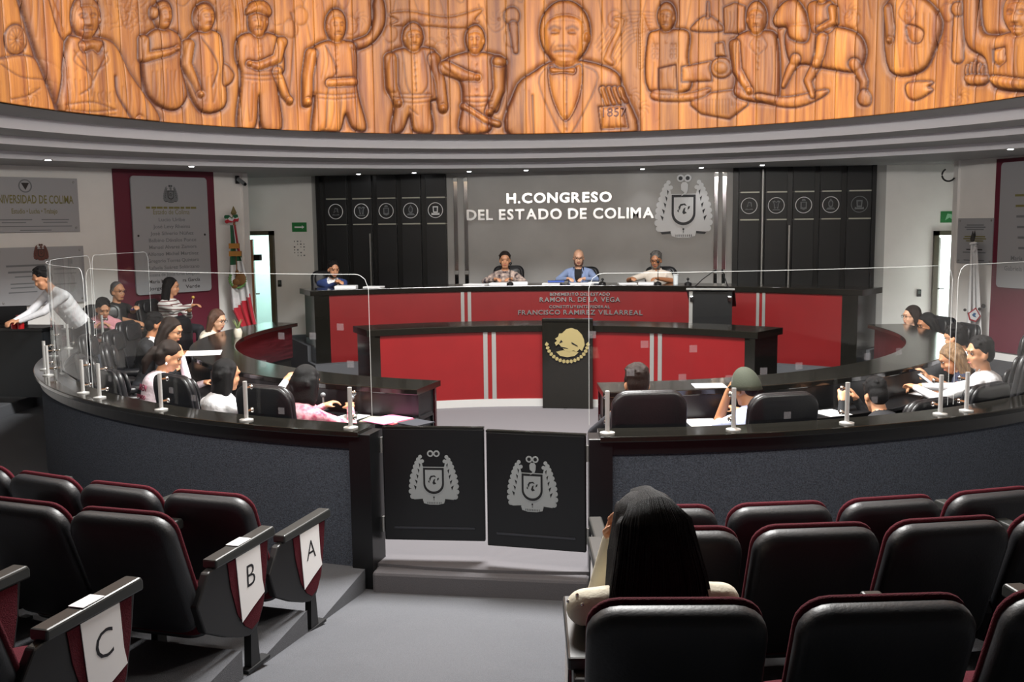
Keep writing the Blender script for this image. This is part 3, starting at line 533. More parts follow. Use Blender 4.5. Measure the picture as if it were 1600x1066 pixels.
# ================================================================ emblems
def disc(c, r, z0, z1, n=20): return [(c[0] + r * math.cos(2 * math.pi * k / n), c[1] + r * math.sin(2 * math.pi * k / n)) for k in range(n)]
def flat(pts, z0, z1, m, name, parent, M=None):
    q = MB(); q.prism([(x, y, z0) for x, y in pts], (0, 0, z1 - z0)); o = q.obj(name, m, parent)
    if M is not None: o.matrix_local = M
    return o
def multi(polys, z0, z1, m, name, parent, M):
    q = MB()
    for p in polys: q.prism([(x, y, z0) for x, y in p], (0, 0, z1 - z0))
    o = q.obj(name, m, parent); o.matrix_local = M; return o
def ushape(w, top, bot, n=14):
    r = w; return [(-w, top), (-w, bot + r)] + [(-r * math.cos(math.pi * k / n), bot + r - r * math.sin(math.pi * k / n)) for k in range(1, n)] + [(w, bot + r), (w, top)]
def arms(parent, M, s, white, dark, band=None, e=.012, crest=True):
    """state coat of arms, unit height 1 -> s : foliage mantle, shield, crest of two discs over a head, scroll"""
    S = lambda P_: [(x * s, y * s) for x, y in P_]
    for sg in (-1, 1):
        base = [(.17, .28), (.2, .42), (.24, .50), (.27, .46), (.29, .40), (.31, .36), (.33, .28), (.345, .2), (.365, .1), (.375, .0), (.37, -.1), (.38, -.2), (.36, -.3), (.26, -.33), (.1, -.32), (.1, -.1)]
        base = [(x * 1.08, (y - .12) * .95) for x, y in base]; multi([S([(sg * x, y) for x, y in (base if sg > 0 else base[::-1])])], 0, e, white, 'mantle_leaf', parent, M)
        leaf = [S([(sg * (.23 + .02 * i), .22 - i * .1), (sg * (.26 + .025 * i), .25 - i * .1), (sg * (.245 + .02 * i), .16 - i * .1)]) for i in range(5)]; multi(leaf, e, e * 1.3, dark, 'leaf_vein', parent, M)
    multi([S([(-.24, -.2), (.24, -.2), (.24, -.42), (.0, -.45), (-.24, -.42)])], 0, e * .8, white, 'mantle_base', parent, M)
    lob = [(.235, .36, .035), (.27, .31, .04), (.3, .25, .04), (.325, .18, .045), (.35, .1, .045), (.375, .01, .05), (.39, -.08, .05), (.4, -.17, .05), (.405, -.27, .05), (.38, -.36, .05), (.31, -.4, .05), (.2, .28, .035)]
    multi([S(disc((sg * x, y), r, 0, 0, 9)) for sg in (-1, 1) for x, y, r in lob], 0, e * .6, white, 'mantle_lobe', parent, M)['kind'] = 'stuff'
    multi([S(ushape(.205, .18, -.33))], e, e * 1.6, white, 'shield_edge', parent, M); multi([S(ushape(.185, .165, -.31))], e * 1.6, e * 2.0, dark, 'shield_band', parent, M); multi([S(ushape(.15, .125, -.265))], e * 2, e * 2.4, white, 'shield_field', parent, M)
    fig = [[(-.08, .0), (-.05, .05), (.02, .06), (.05, .02), (.0, .035), (-.04, .02), (-.06, -.05)], [(-.02, -.08), (.0, -.02), (.03, .0), (.02, -.06), (.05, -.09), (.0, -.11)], [(.06, -.04), (.09, -.02), (.1, .02), (.07, .01)], [(-.1, -.06), (-.08, -.02), (-.07, -.08)]]
    multi([S([(x, y - .03) for x, y in p]) for p in fig], e * 2.4, e * 2.6, dark, 'field_figure', parent, M)
    if crest:
        multi([S([(x * .9 + .01, y) for x, y in [(-.06, .14), (.0, .2), (-.055, .24), (-.06, .32), (-.03, .36), (.03, .36), (.065, .32), (.06, .24), (.04, .19)]])], e, e * 2.6, white, 'crest_head', parent, M)
    for sg in (-1, 1): multi([S(disc((sg * .055 + .005, .42), .058, 0, 0))], e, e * 2.4, white, 'crest_disc', parent, M); multi([S(disc((sg * .055 + .005, .42), .032, 0, 0, 12))], e * 2.4, e * 2.6, dark, 'crest_swirl', parent, M)
    multi([S([(-.36, -.415), (-.2, -.4), (-.18, -.435), (-.33, -.45)]), S([(.36, -.415), (.2, -.4), (.18, -.435), (.33, -.45)])], e, e * 1.5, dark, 'scroll_tail', parent, M)
    multi([S([(-.2, -.41), (-.1, -.435), (0, -.445), (.1, -.435), (.2, -.41), (.18, -.48), (.08, -.505), (-.08, -.505), (-.18, -.48)])], e, e * 1.7, white, 'scroll', parent, M)
    multi([S([(-.12 + .03 * i, -.49), (-.11 + .03 * i, -.49), (-.11 + .03 * i, -.455), (-.12 + .03 * i, -.455)]) for i in range(9)], e * 1.7, e * 1.9, dark, 'scroll_mark', parent, M)
    multi([S(disc((0, -.37), .015, 0, 0, 8)), S([(-.003, -.43), (.003, -.43), (.003, -.37), (-.003, -.37)])], e, e * 1.6, dark, 'palm', parent, M)
def ringmesh(r0, r1, z0, z1, m, name, parent, M, n=32):
    q = MB(); q.lathe([(r0, z0), (r1, z0), (r1, z1), (r0, z1), (r0, z0)], n=n); q.f = q.f[:]; o = MB(); rows = [[Vector((r * math.cos(2 * math.pi * k / n), r * math.sin(2 * math.pi * k / n), z)) for k in range(n)] for r, z in [(r0, z0), (r1, z0), (r1, z1), (r0, z1)]]
    o.quadgrid(rows, closed_u=True, closed_v=True); ob = o.obj(name, m, parent); ob.matrix_local = M; return ob
# ================================================================ back wall: lettering, arms, steel pilasters, black panels
NB = (0, -1, 0)
sign = empty('wall_lettering', (0, YB, 2.3), 0, 'silver raised letters spelling the congress name on the grey wall', 'sign')
def plB(u, v):
    p = ony(u, v, YB - .012); return p
TL = Matrix.Translation((0, -YB, -2.3))
for body, u0, u1, vb, hh in (('H.CONGRESO', 792, 956, 316.5, 17.5), ('DEL ESTADO DE COLIMA', 730, 1022, 342, 18.5)):
    a, b = plB(u0, vb + (1.5 if 'DEL' in body else 1)), plB(u1, vb - 1.5); h_ = hh / FPX * (a - Vector(CAMP)).dot(Vector(CF)); mid = (a + b) / 2
    letters(body, h_, (b - a).length, M_SILVER, lambda s, mid=mid: TL @ wallM(mid + Vector((s, -.015, 0)), NB), sign, ext=.02, bold=.007)
e1 = empty('coat_of_arms', ony(1068, 321, YB), 0, 'large white and grey coat of arms on the grey back wall beside the silver letters', 'emblem')
arms(e1, wallM((0, -.005, 0), NB), 1.0, M_SIGNWHITE, M_EMBDARK, e=.016)
for u0, u1, nb_ in ((710, 729, 'steel pilaster strips'), (1117, 1133, '')):
    for u in (u0 + 2, u1 - 1):
        a = ony(u, 300, YB); pl_ = empty('steel_pilaster', (a.x, YB - .02, ZD), 0, 'polished steel strip at the %s of the grey wall, %s' % ('crest end' if u0 > 900 else 'lettering end', 'next to the black panels' if u in (712, 1132) else 'toward the sign'), 'pilaster', 'steel strips on the grey wall')
        m = MB(); m.box((0, 0, 1.22), (.065, .03, 2.44)); m.obj('strip', M_CHROME, pl_, bevel=.006)
        for z in (.9, 2.4): m = MB(); m.box((0, -.012, z), (.07, .03, .06)); m.obj('clip', M_STEEL, pl_)
EMB = ['scroll and leaf', 'crowned M shape', 'square shield', 'winged oval', 'framed square', 'tall plume', 'twin towers', 'oak oval', 'round shield', 'standing figure']
def round_emblem(parent, c, i, r=.125):
    M = wallM(c, NB); rt = ringmesh(r * .92, r, 0, .012, M_EMBGREY if i in (9,) else M_SIGNWHITE, 'emblem_ring', parent, M)
    w_ = M_EMBGREY; k = r
    shp = {0: [[(-.3, -.2), (-.1, .5), (.3, .4), (.35, -.2), (.1, .1)], [(-.5, -.5), (.5, -.5), (.4, -.35), (0, -.42), (-.4, -.35)]], 1: [[(-.5, .5), (-.2, .6), (0, .4), (.2, .6), (.5, .5), (.3, .2), (.25, -.4), (.1, -.4), (0, .1), (-.1, -.4), (-.25, -.4), (-.3, .2)], [(-.45, -.6), (.45, -.6), (.4, -.48), (-.4, -.48)]],
           2: [[(-.38, .4), (.38, .4), (.38, -.45), (0, -.6), (-.38, -.45)], [(-.25, .5), (.25, .5), (.15, .75), (-.15, .75)]], 3: [[(0, .75), (.3, .3), (.25, -.2), (0, -.4), (-.25, -.2), (-.3, .3)], [(-.55, -.6), (.55, -.6), (.35, -.35), (-.35, -.35)]], 4: [[(-.35, .5), (.35, .5), (.3, -.35), (-.3, -.35)], [(-.55, -.6), (.55, -.6), (.5, -.3), (.35, -.4), (-.35, -.4), (-.5, -.3)]]}
    P_ = shp[i % 5]; multi([[(x * k, y * k) for x, y in p] for p in P_], 0, .008, w_ if i != 4 else M_SIGNWHITE, 'emblem_charge', parent, M)
    multi([[(x * k * .62, y * k * .62 + .05 * k) for x, y in P_[0]]], .008, .011, M_EMBDARK, 'emblem_inner', parent, M)
M_SLV = mat('pale_metal_strip', 'b9b9ad', .4, metal=.4)
for side, ub, lab in ((0, [503, 544, 583, 621, 659, 698], 'left'), (1, [1145, 1186, 1229, 1271, 1313, 1360], 'right')):
    cl = empty('panelled_cladding', (ony(ub[2], 300, YB).x, YB - .004, ZD), 0, 'black wall panels with five round emblems ' + ('on the exit arrow side' if side == 0 else 'behind the reading stand'), 'wall panels')
    for i in range(5):
        xa, xb = ony(ub[i], 300, YB).x - cl.location.x, ony(ub[i + 1], 300, YB).x - cl.location.x; gw = .085
        m = MB(); m.box((xa + gw / 2, -.02, 1.25), (gw, .04, 2.5)); m.obj('groove', M_BLACK, cl)
        for z0, z1, dep, nm in ((0, 1.70, .10, 'lower_board'), (1.70, 2.12, .115, 'emblem_board'), (2.12, 2.5, .10, 'upper_board')):
            m = MB(); m.box(((xa + gw + xb) / 2, -dep / 2, (z0 + z1) / 2), (xb - xa - gw, dep, z1 - z0 - .012)); m.obj(nm, M_BLACKSATIN, cl, bevel=.004)
        for z in (1.70, 2.12): m = MB(); m.box(((xa + gw + xb) / 2 + .01, -.122, z), (xb - xa - gw - .03, .016, .02)); m.obj('metal_strip', M_SLV, cl)
        round_emblem(cl, ((xa + gw + xb) / 2 + .0, -.117, 1.915), i + 5 * side)
    m = MB(); xe = ony(ub[0] if side == 0 else ub[5], 300, YB).x - cl.location.x; m.box((xe + (-.03 if side == 0 else .03), -.07, 1.25), (.06, .14, 2.5)); m.obj('end_board', M_BLACK, cl)
# thin bare light strips standing before the panels
for u, v0, v1 in ((581, 365, 451), (1189, 265, 448), (1231, 352, 448)):
    a, b = ony(u, v1, YB - .16), ony(u, v0, YB - .16); m = MB(); m.box((a.x, a.y, (a.z + b.z) / 2), (.022, .05, b.z - a.z)); tag(m.obj('metal_fin', M_STEEL), {581: 'thin steel fin standing on the panels near the blue suited man', 1189: 'tall full height steel fin between black panels', 1231: 'short steel fin low between black panels'}[u], 'fin')
# signs on the recess walls
sg = empty('exit_sign', ony(468, 355, YB), 0, 'green emergency exit arrow sign on white wall', 'sign'); m = MB(); m.box((0, -.008, 0), (.25, .016, .155)); m.obj('plate', mat('sign_green', '1f7a3c', .5), sg); flat([(-.08, -.012), (.05, -.012), (.05, -.03), (.09, 0), (.05, .03), (.05, .012), (-.08, .012)], .017, .02, M_PAPER, 'arrow', sg, wallM((0, 0, 0), NB))
sg = empty('exit_sign', ony(1483, 339, YB), 0, 'green emergency exit sign above the bright white doorway', 'sign'); m = MB(); m.box((0, -.008, 0), (.25, .016, .17)); m.obj('plate', MATS['sign_green'], sg); flat([(-.06, -.05), (0, -.01), (.06, -.05), (.03, .04), (-.03, .05)], .017, .02, mat('sign_pale_green', '8fc9a2', .5), 'pictogram', sg, wallM((0, 0, 0), NB))
sg = empty('wall_decal', ony(468, 388, YB), 0, 'faded dark printed decal below the green exit arrow sign', 'decal')
for i in range(4):
    for j in range(6):
        if (i * 7 + j * 3) % 4: m = MB(); m.box((-.085 + i * .055, -.001, -.12 + j * .047), (.012 + .014 * ((i + j) % 3 == 0), .002, .022)); m.obj('mark', M_EMBGREY if i else M_INK, sg)
for u, v, lb in ((437, 443, 'small black access reader on white wall beside wooden door'), (1436, 458, 'small black access reader on white wall beside bright doorway')):
    m = MB(); p = ony(u, v, YB - .015); m.box(p, (.06, .03, .11)); rd = m.obj('access_reader', M_PLASTIC, bevel=.006); tag(rd, lb, 'access reader'); m = MB(); m.box((p.x, p.y - .016, p.z + .012), (.04, .003, .05)); m.obj('screen', mat('grey_screen', '55605c', .3), rd)
# security camera on pier, hanging cable ring on right pier
dL = (LW1 - PIERL).normalized(); nL = Vector((-dL.y, dL.x, 0)); nL = nL if nL.dot(Vector((0, 0, 0)) - PIERL) > 0 else -nL
nR = Vector((-dR.y, dR.x, 0)); nR = nR if nR.dot(-PIERR) > 0 else -nR
def onL(u, v, off=0): return online(u, v, PIERL + nL * off, LW1 + nL * off)
def onR(u, v, off=0): return online(u, v, PIERR + nR * off, RW1 + nR * off)
p = onL(371, 283, .06); sc = empty('security_camera', p, 0, 'small black security camera on the white pier under the soffit', 'camera')
m = MB(); m.box((0, 0, .02), (.05, .05, .12)); m.obj('bracket', M_PLASTIC, sc, bevel=.005); m = MB(); m.tube([(.02, -.02, .03), (.14, -.06, -.05)], .03); m.obj('body', M_EMBGREY, sc); m = MB(); m.tube([(.14, -.06, -.05), (.155, -.065, -.06)], .024); m.obj('lens', M_BLACK, sc)
p = onR(1494, 273, .03) + Vector((-.1, 0, 0)); m = MB(); m.tube([p + Vector((.09 * math.cos(t), 0, .09 * math.sin(t))) for t in np.linspace(R(120), R(330), 16)], .012); cb = m.obj('cable_loop', M_PLASTIC, smooth=True); tag(cb, 'black cable loop by the top of the right white pier', 'cable')
# ================================================================ plaques on the slanted walls
def panel_on(fn, n, name, us, vs_, th, m_, label=None, cat=None, corner=.0, off=0.):
    a = fn(us[0], (vs_[0] + vs_[1]) / 2, off); b = fn(us[1], (vs_[0] + vs_[1]) / 2, off); ztop = fn((us[0] + us[1]) / 2, vs_[0], off).z; zbot = fn((us[0] + us[1]) / 2, vs_[1], off).z
    c = (a + b) / 2; c.z = (ztop + zbot) / 2; w_ = Vector((b.x - a.x, b.y - a.y, 0)).length; h_ = ztop - zbot; rt = empty(name, c, 0, label, cat); M = wallM((0, 0, 0), n)
    pts = []
    if corner:
        for (sx, sy, a0) in ((1, -1, -90), (1, 1, 0), (-1, 1, 90), (-1, -1, 180)):
            for k in range(6): t = R(a0 + 90 * k / 5); pts.append((sx * (w_ / 2 - corner) + corner * math.cos(t), sy * (h_ / 2 - corner) + corner * math.sin(t)))
    else: pts = [(-w_ / 2, -h_ / 2), (w_ / 2, -h_ / 2), (w_ / 2, h_ / 2), (-w_ / 2, h_ / 2)]
    flat(pts, 0, th, m_, 'plate', rt, M); return rt, M, w_, h_
def put(rt, M, body, x, y, size, m_, z, bold=0, width=None, align='CENTER'): tag(text('engraving', body, size, m_, M @ Matrix.Translation((x, y, z)), rt, 0, bold, align, width), kind='stuff')
def bolts(rt, M, w_, h_, th, ins=.05):
    for sx in (-1, 1):
        for sy in (-1, 1): o = MB().lathe([(.001, .012), (.012, .01), (.016, 0)][::-1], n=10).obj('bolt', M_STEEL, rt); o.matrix_local = M @ Matrix.Translation((sx * (w_ / 2 - ins), sy * (h_ / 2 - ins), th))
wp, M, W_, H_ = panel_on(onL, nL, 'wine_wall_panel', (183, 338), (264, 560), .03, M_WINE, 'tall wine red wall panel behind the large list plaque', 'wall panel')
pq, M, W_, H_ = panel_on(onL, nL, 'list_plaque', (207, 325), (276.5, 458), .03, M_PLAQUE, 'large silver plaque with rounded corners listing names on wine panel', 'plaque', .05, .045)
arms(pq, M @ Matrix.Translation((0, H_ * .355, .03)), .26, M_EMBGREY, M_INK, e=.004)
M_OCHRE = mat('faded_gold_ink', '7c7745', .7)

for k in range(9): m = MB(); m.box((W_ * (-.3 + .075 * k), H_ * .236, .031), (W_ * (.05 + .012 * (k % 3)), .03, .002)); o = m.obj('fine_print', M_OCHRE, pq); o.matrix_local = M
put(pq, M, 'Estado de Colima', 0, H_ * .18, .1, M_OCHRE, .032, 0, W_ * .48)
for i, nme in enumerate(['Lucio Uribe', 'José Levy Rheims', 'José Silverio Núñez', 'Balbino Dávalos Ponce', 'Manuel Alvarez Zamora', 'Alfonso Michel Martínez', 'Gregorio Torres Quintero', 'Rafaela Suárez Solórzano', 'Susana de Jesús Cruz Delgado', 'María Mer          ra García', 'Jorge              Verde']):
    put(pq, M, nme, 0, H_ * (.12 - .0585 * i), .07, M_EMBGREY if i < 9 else M_INK, .032, .001, W_ * min(.68, .028 * len(nme) + .04))
for sx in (-1, 1): o = MB().lathe([(.001, .012), (.016, 0)][::-1], n=10).obj('bolt', M_INK, pq); o.matrix_local = M @ Matrix.Translation((sx * W_ * .44, 0, .03))
pq, M, W_, H_ = panel_on(onL, nL, 'university_plaque', (-22, 121), (277.5, 363), .03, M_PLAQUE, 'silver university plaque fixed highest on the white wall', 'plaque', 0, .02); bolts(pq, M, W_, H_, .03)
put(pq, M, 'UNIVERSIDAD DE COLIMA', 0, .02, .15, M_OCHRE, .032, .002, W_ * .88); put(pq, M, 'Estudio • Lucha • Trabajo', .0, -.11, .09, M_OCHRE, .032, .001, W_ * .5)
ringmesh(.07, .085, .03, .034, M_EMBGREY, 'seal_ring', pq, M @ Matrix.Translation((-.1, .24, 0))); multi([[(-.05, .04), (.05, .04), (.0, -.05)]], .03, .034, M_INK, 'seal', pq, M @ Matrix.Translation((-.1, .24, 0)))
for x, y, w_ in ((-.27, -.19, .46), (-.27, -.225, .3), (.26, -.19, .36), (.26, -.225, .32), (0, -.275, .95), (0, -.325, .4)): m = MB(); m.box((x, y, .031), (w_, .012, .002)); o = m.obj('fine_print', M_EMBGREY, pq); o.matrix_local = M
pq, M, W_, H_ = panel_on(onL, nL, 'dedication_plaque', (-6, 131), (386, 476), .03, M_PLAQUE, 'silver dedication plaque with red brown crest below the university plaque', 'plaque', 0, .02); bolts(pq, M, W_, H_, .03)
arms(pq, M @ Matrix.Translation((.0, .31, .03)), .22, mat('red_brown_crest', '6b4038', .6), M_INK, e=.004)
for x, y, w_ in ((-.2, .14, .5), (-.2, .06, .46), (-.2, .0, .3), (-.26, -.09, .3), (-.26, -.14, .3), (-.26, -.2, .36), (.3, .08, .3), (.3, .02, .3), (.3, -.12, .3)): m = MB(); m.box((x, y, .031), (w_, .024 if y > .05 else .014, .002)); o = m.obj('fine_print', M_EMBGREY, pq); o.matrix_local = M
wp, M, W_, H_ = panel_on(onR, nR, 'wine_wall_panel', (1553, 1720), (243, 560), .03, M_WINE, 'tall wine red wall panel behind the white flag side plaque', 'wall panel')
pq, M, W_, H_ = panel_on(onR, nR, 'list_plaque', (1563, 1690), (250, 453), .03, M_PLAQUE, 'large silver rounded name plaque on wine panel beside the white flag', 'plaque', .05, .045)
for i in range(8):
    if i > 5: put(pq, M, ('María M', 'Gabriela E')[i - 6], -W_ * (.32 if i == 6 else .4), H_ * (.22 - .083 * i), .085, M_EMBGREY, .032, .001, None, 'LEFT')
    else: m = MB(); m.box((-W_ * .05, H_ * (.235 - .083 * i), .031), (W_ * (.5 - .03 * i), .03, .002)); o = m.obj('fine_print', M_OCHRE if i < 2 else M_EMBGREY, pq); o.matrix_local = M
m = MB(); m.box((0, 0, 0), (.9, .3, .05)); nic = onR(1635, 513, .1); tvr = tag(MB().box((0, 0, 0), (.62, .06, .42)).obj('wall_screen', M_BLACK, bevel=.01), 'dark flat screen low on the wine panel behind leather chair', 'screen'); tvr.matrix_world = Matrix.Translation(nic) @ Matrix.Rotation(math.atan2(dR.y, dR.x), 4, 'Z')
m = MB(); m.box((0, -.031, 0), (.56, .004, .36)); m.obj('panel', mat('screen_glass', '060608', .15), tvr)
pq, M, W_, H_ = panel_on(onR, nR, 'small_plaque', (1498, 1553), (341, 412), .025, M_PLAQUE, 'small silver plaque with star on white pier behind the white flag', 'plaque', 0, .02); bolts(pq, M, W_, H_, .025, .035)
for y, w_, m_ in ((.22, .3, M_EMBGREY), (.19, .36, M_EMBGREY), (.16, .3, M_EMBGREY), (.06, .36, M_OCHRE), (.03, .4, M_OCHRE), (0, .3, M_OCHRE), (-.12, .28, M_INK), (-.16, .4, M_EMBGREY), (-.27, .36, M_EMBGREY)): m = MB(); m.box((0, y, .026), (w_, .016, .002)); o = m.obj('fine_print', m_, pq); o.matrix_local = M
multi([[(0, .1), (.02, .03), (.0, -.04), (-.02, .03)]], .026, .03, M_INK, 'star', pq, M @ Matrix.Translation((0, .05, 0)))
# ================================================================ flags
def flag(name, top, h, label, bands, base_z, dirx, w0=.1, w1=.5, n=22, rows=40):
    rt = empty(name, (top.x, top.y, base_z), 0, label, 'flag'); L = top.z - base_z
    m = MB(); m.tube([(0, 0, 0), (0, 0, L)], .016); m.obj('pole', M_WOODDOOR if bands else M_STEEL, rt, smooth=True)
    m = MB(); m.lathe([(.2, 0), (.2, .03), (.05, .06), (.03, .1)]); m.obj('stand', M_BLACK, rt, smooth=True)
    m = MB(); m.lathe([(.012, 0), (.03, .02), (.012, .05), (.03, .08), (.004, .16)]); o = m.obj('finial', M_GOLD, rt, smooth=True); o.location = (0, 0, L)
    return rt
fp = onL(366, 352, .28)                                  # Mexican tricolour on its pole near the left pier
fl = empty('national_flag', (fp.x, fp.y, ZO), 0, 'green white and red national flag with eagle hanging from pole', 'flag'); top = fp.z - ZO
m = MB(); m.tube([(0, 0, 0), (0, 0, top + .08)], .017); m.obj('pole', M_WOODDOOR, fl, smooth=True)
m = MB(); m.lathe([(.2, 0), (.2, .03), (.05, .07), (.03, .12)]); m.obj('stand', M_BLACK, fl, smooth=True)
m = MB(); m.lathe([(.012, 0), (.035, .03), (.02, .06), (.045, .1), (.004, .2)]); o = m.obj('finial', M_GOLD, fl, smooth=True); o.location = (0, 0, top + .08)
MG, MWH, MRD = mat('flag_green', '0f5c38', .75, sheen=.3), mat('flag_white', 'd9d9da', .75, sheen=.3), mat('flag_red', 'b3152b', .7, sheen=.3)
px = (fp - Vector(CAMP)).dot(Vector(CF)) / FPX; rx = Vector((CR[0], CR[1], 0)).normalized(); fx = Vector((CF[0], CF[1], 0)).normalized()
prof = [(352, 361, 371), (375, 361, 374), (395, 359.5, 377), (402, 358, 379), (425, 356.5, 383), (447, 356, 387), (470, 357, 390), (484, 358, 392), (500, 366, 394.5), (512, 371, 397), (522, 377, 392)]
cloth = MB(); rows = []; NN = 26
for i in range(len(prof) - 1):
    for t in (0, .25, .5, .75) if i < len(prof) - 2 else (0, .25, .5, .75, 1):
        v = prof[i][0] + (prof[i + 1][0] - prof[i][0]) * t; a = prof[i][1] + (prof[i + 1][1] - prof[i][1]) * t; b = prof[i][2] + (prof[i + 1][2] - prof[i][2]) * t; row = []
        for k in range(NN):
            s = k / (NN - 1); u = a + (b - a) * s; dep = -.05 - .045 * math.sin(s * 17 + v * .01) - .03 * math.sin(s * 7 + 1)
            row.append((rx * ((u - 366) * px) + fx * dep + Vector((0, 0, top - (v - 352) * px)), u, v))
        rows.append(row)
b0 = len(cloth.v)
cloth.quadgrid([[p for p, _, _ in r] for r in rows]); nc = NN - 1; cloth.m = []
for i in range(len(rows) - 1):
    for j in range(nc):
        _, u, v = rows[i][j]; s = j / nc
        if v < 397: c = 0 if s < .35 else (1 if s < .62 else 2)
        else:
            g_ = 413 - (u - 358) * .55; r_ = 484 - (u - 358) * .9
            c = 0 if v < g_ else (1 if v < r_ else 2)
            if u < 358.2 and v < 440: c = 0
        cloth.m.append(c)
fo = cloth.obj('cloth', [MG, MWH, MRD], fl, smooth='all'); sd_ = fo.modifiers.new('solid', 'SOLIDIFY'); sd_.thickness = .008
def fpt(u, v, d=-.13): return rx * ((u - 366) * px) + fx * d + Vector((0, 0, top - (v - 352) * px))
m = MB()
for k in range(16): a = R(150 + k * 15); c_ = fpt(371 + 12 * math.cos(a), 436 - 13 * math.sin(a)); m.ell(c_, (.028, .012, .016), nu=8, nv=5)
m.obj('wreath', mat('wreath_green', '5d8a4a', .7), fl)
m = MB(); m.ell(fpt(376, 435), (.085, .02, .1)); m.ell(fpt(369, 440), (.06, .018, .05)); m.ell(fpt(371, 426), (.03, .02, .05)); m.ell(fpt(366, 447), (.05, .015, .03)); m.obj('eagle', mat('eagle_brown', '6f4a20', .7), fl, smooth='all')
m = MB()
for v in (384, 396): m.box(fpt(368 + (v - 384) * .1, v, -.12), (.15 + .03 * (v > 390), .05, .075), math.atan2(rx.y, rx.x))
m.obj('fringe', mat('gold_fringe', 'a9742a', .5), fl)
for c_, (x0, v0), (x1, v1) in ((MG, (365, 344), (355, 339)), (MRD, (365, 346), (356, 347)), (MG, (367, 344), (374, 338)), (MRD, (367, 346), (375, 344)), (MWH, (366, 345), (357, 343)), (MWH, (366, 345), (374, 341))): m = MB(); m.tube([fpt(x0, v0, -.06), fpt((x0 + x1) / 2, (v0 + v1) / 2 - 2, -.1), fpt(x1, v1, -.08)], [.02, .035, .028], 8); m.obj('ribbon_bow', c_, fl, smooth='all')
fp = onR(1519, 385, .26); wf = empty('state_flag', (fp.x, fp.y, ZO), 0, 'white state flag hanging limp from pole with shield near hem', 'flag'); top = fp.z - ZO; px = (fp - Vector(CAMP)).dot(Vector(CF)) / FPX
m = MB(); m.tube([(0, 0, 0), (0, 0, top + .06)], .016); m.obj('pole', M_STEEL, wf, smooth=True); m = MB(); m.lathe([(.2, 0), (.2, .03), (.05, .07), (.03, .12)]); m.obj('stand', M_BLACK, wf, smooth=True); m = MB(); m.lathe([(.02, 0), (.03, .05), (.003, .16)]); o = m.obj('finial', M_INK, wf); o.location = (0, 0, top + .05)
rows = []
for i in range(41):
    t = i / 40; v = 378 + t * 152; a = 1513 - 1 * t; b = 1521 + 13 * t ** .8; row = []
    for k in range(NN): s = k / (NN - 1); row.append(rx * ((a + (b - a) * s - 1519) * px) + fx * (-.06 - .05 * math.sin(s * 14) * (t + .2) - .02 * math.sin(s * 5 + 2)) + Vector((0, 0, top - (v - 385) * px)))
    rows.append(row)
m = MB(); m.quadgrid(rows); fo = m.obj('cloth', MWH, wf, smooth='all'); s_ = fo.modifiers.new('solid', 'SOLIDIFY'); s_.thickness = .008
def wpt(u, v, d=-.14): return rx * ((u - 1519) * px) + fx * d + Vector((0, 0, top - (v - 385) * px))
NW = -fx
multi([[(x * .09, y * .1) for x, y in [(-1, .2), (.2, 1), (1, -.2), (.3, -1), (-.7, -.7)]]], 0, .01, mat('shield_red', '9c2a34', .7), 'shield_edge', wf, wallM(wpt(1519, 491), NW)); multi([[(x * .07, y * .078) for x, y in [(-1, .2), (.2, 1), (1, -.2), (.3, -1), (-.7, -.7)]]], .01, .014, MWH, 'shield_field', wf, wallM(wpt(1519, 491), NW)); multi([[(x * .035, y * .04) for x, y in [(-1, 0), (-.2, .8), (.6, .5), (.2, -.2), (.8, -.9), (-.4, -.6)]]], .014, .018, mat('shield_blue', '35608a', .7), 'shield_figure', wf, wallM(wpt(1519, 491), NW)); multi([disc((0, 0), .022, 0, 0, 10), disc((.05, .04), .03, 0, 0, 10), disc((-.2, -.01), .02, 0, 0, 10)], 0, .012, M_INK, 'crest', wf, wallM(wpt(1527, 482), NW))
m = MB(); m.tube([wpt(1510, 381, -.1), wpt(1515, 379, -.14), wpt(1521, 381, -.12), wpt(1517, 387, -.14), wpt(1514, 393, -.12)], .016, 8); m.obj('ribbon_bow', MWH, wf, smooth='all')
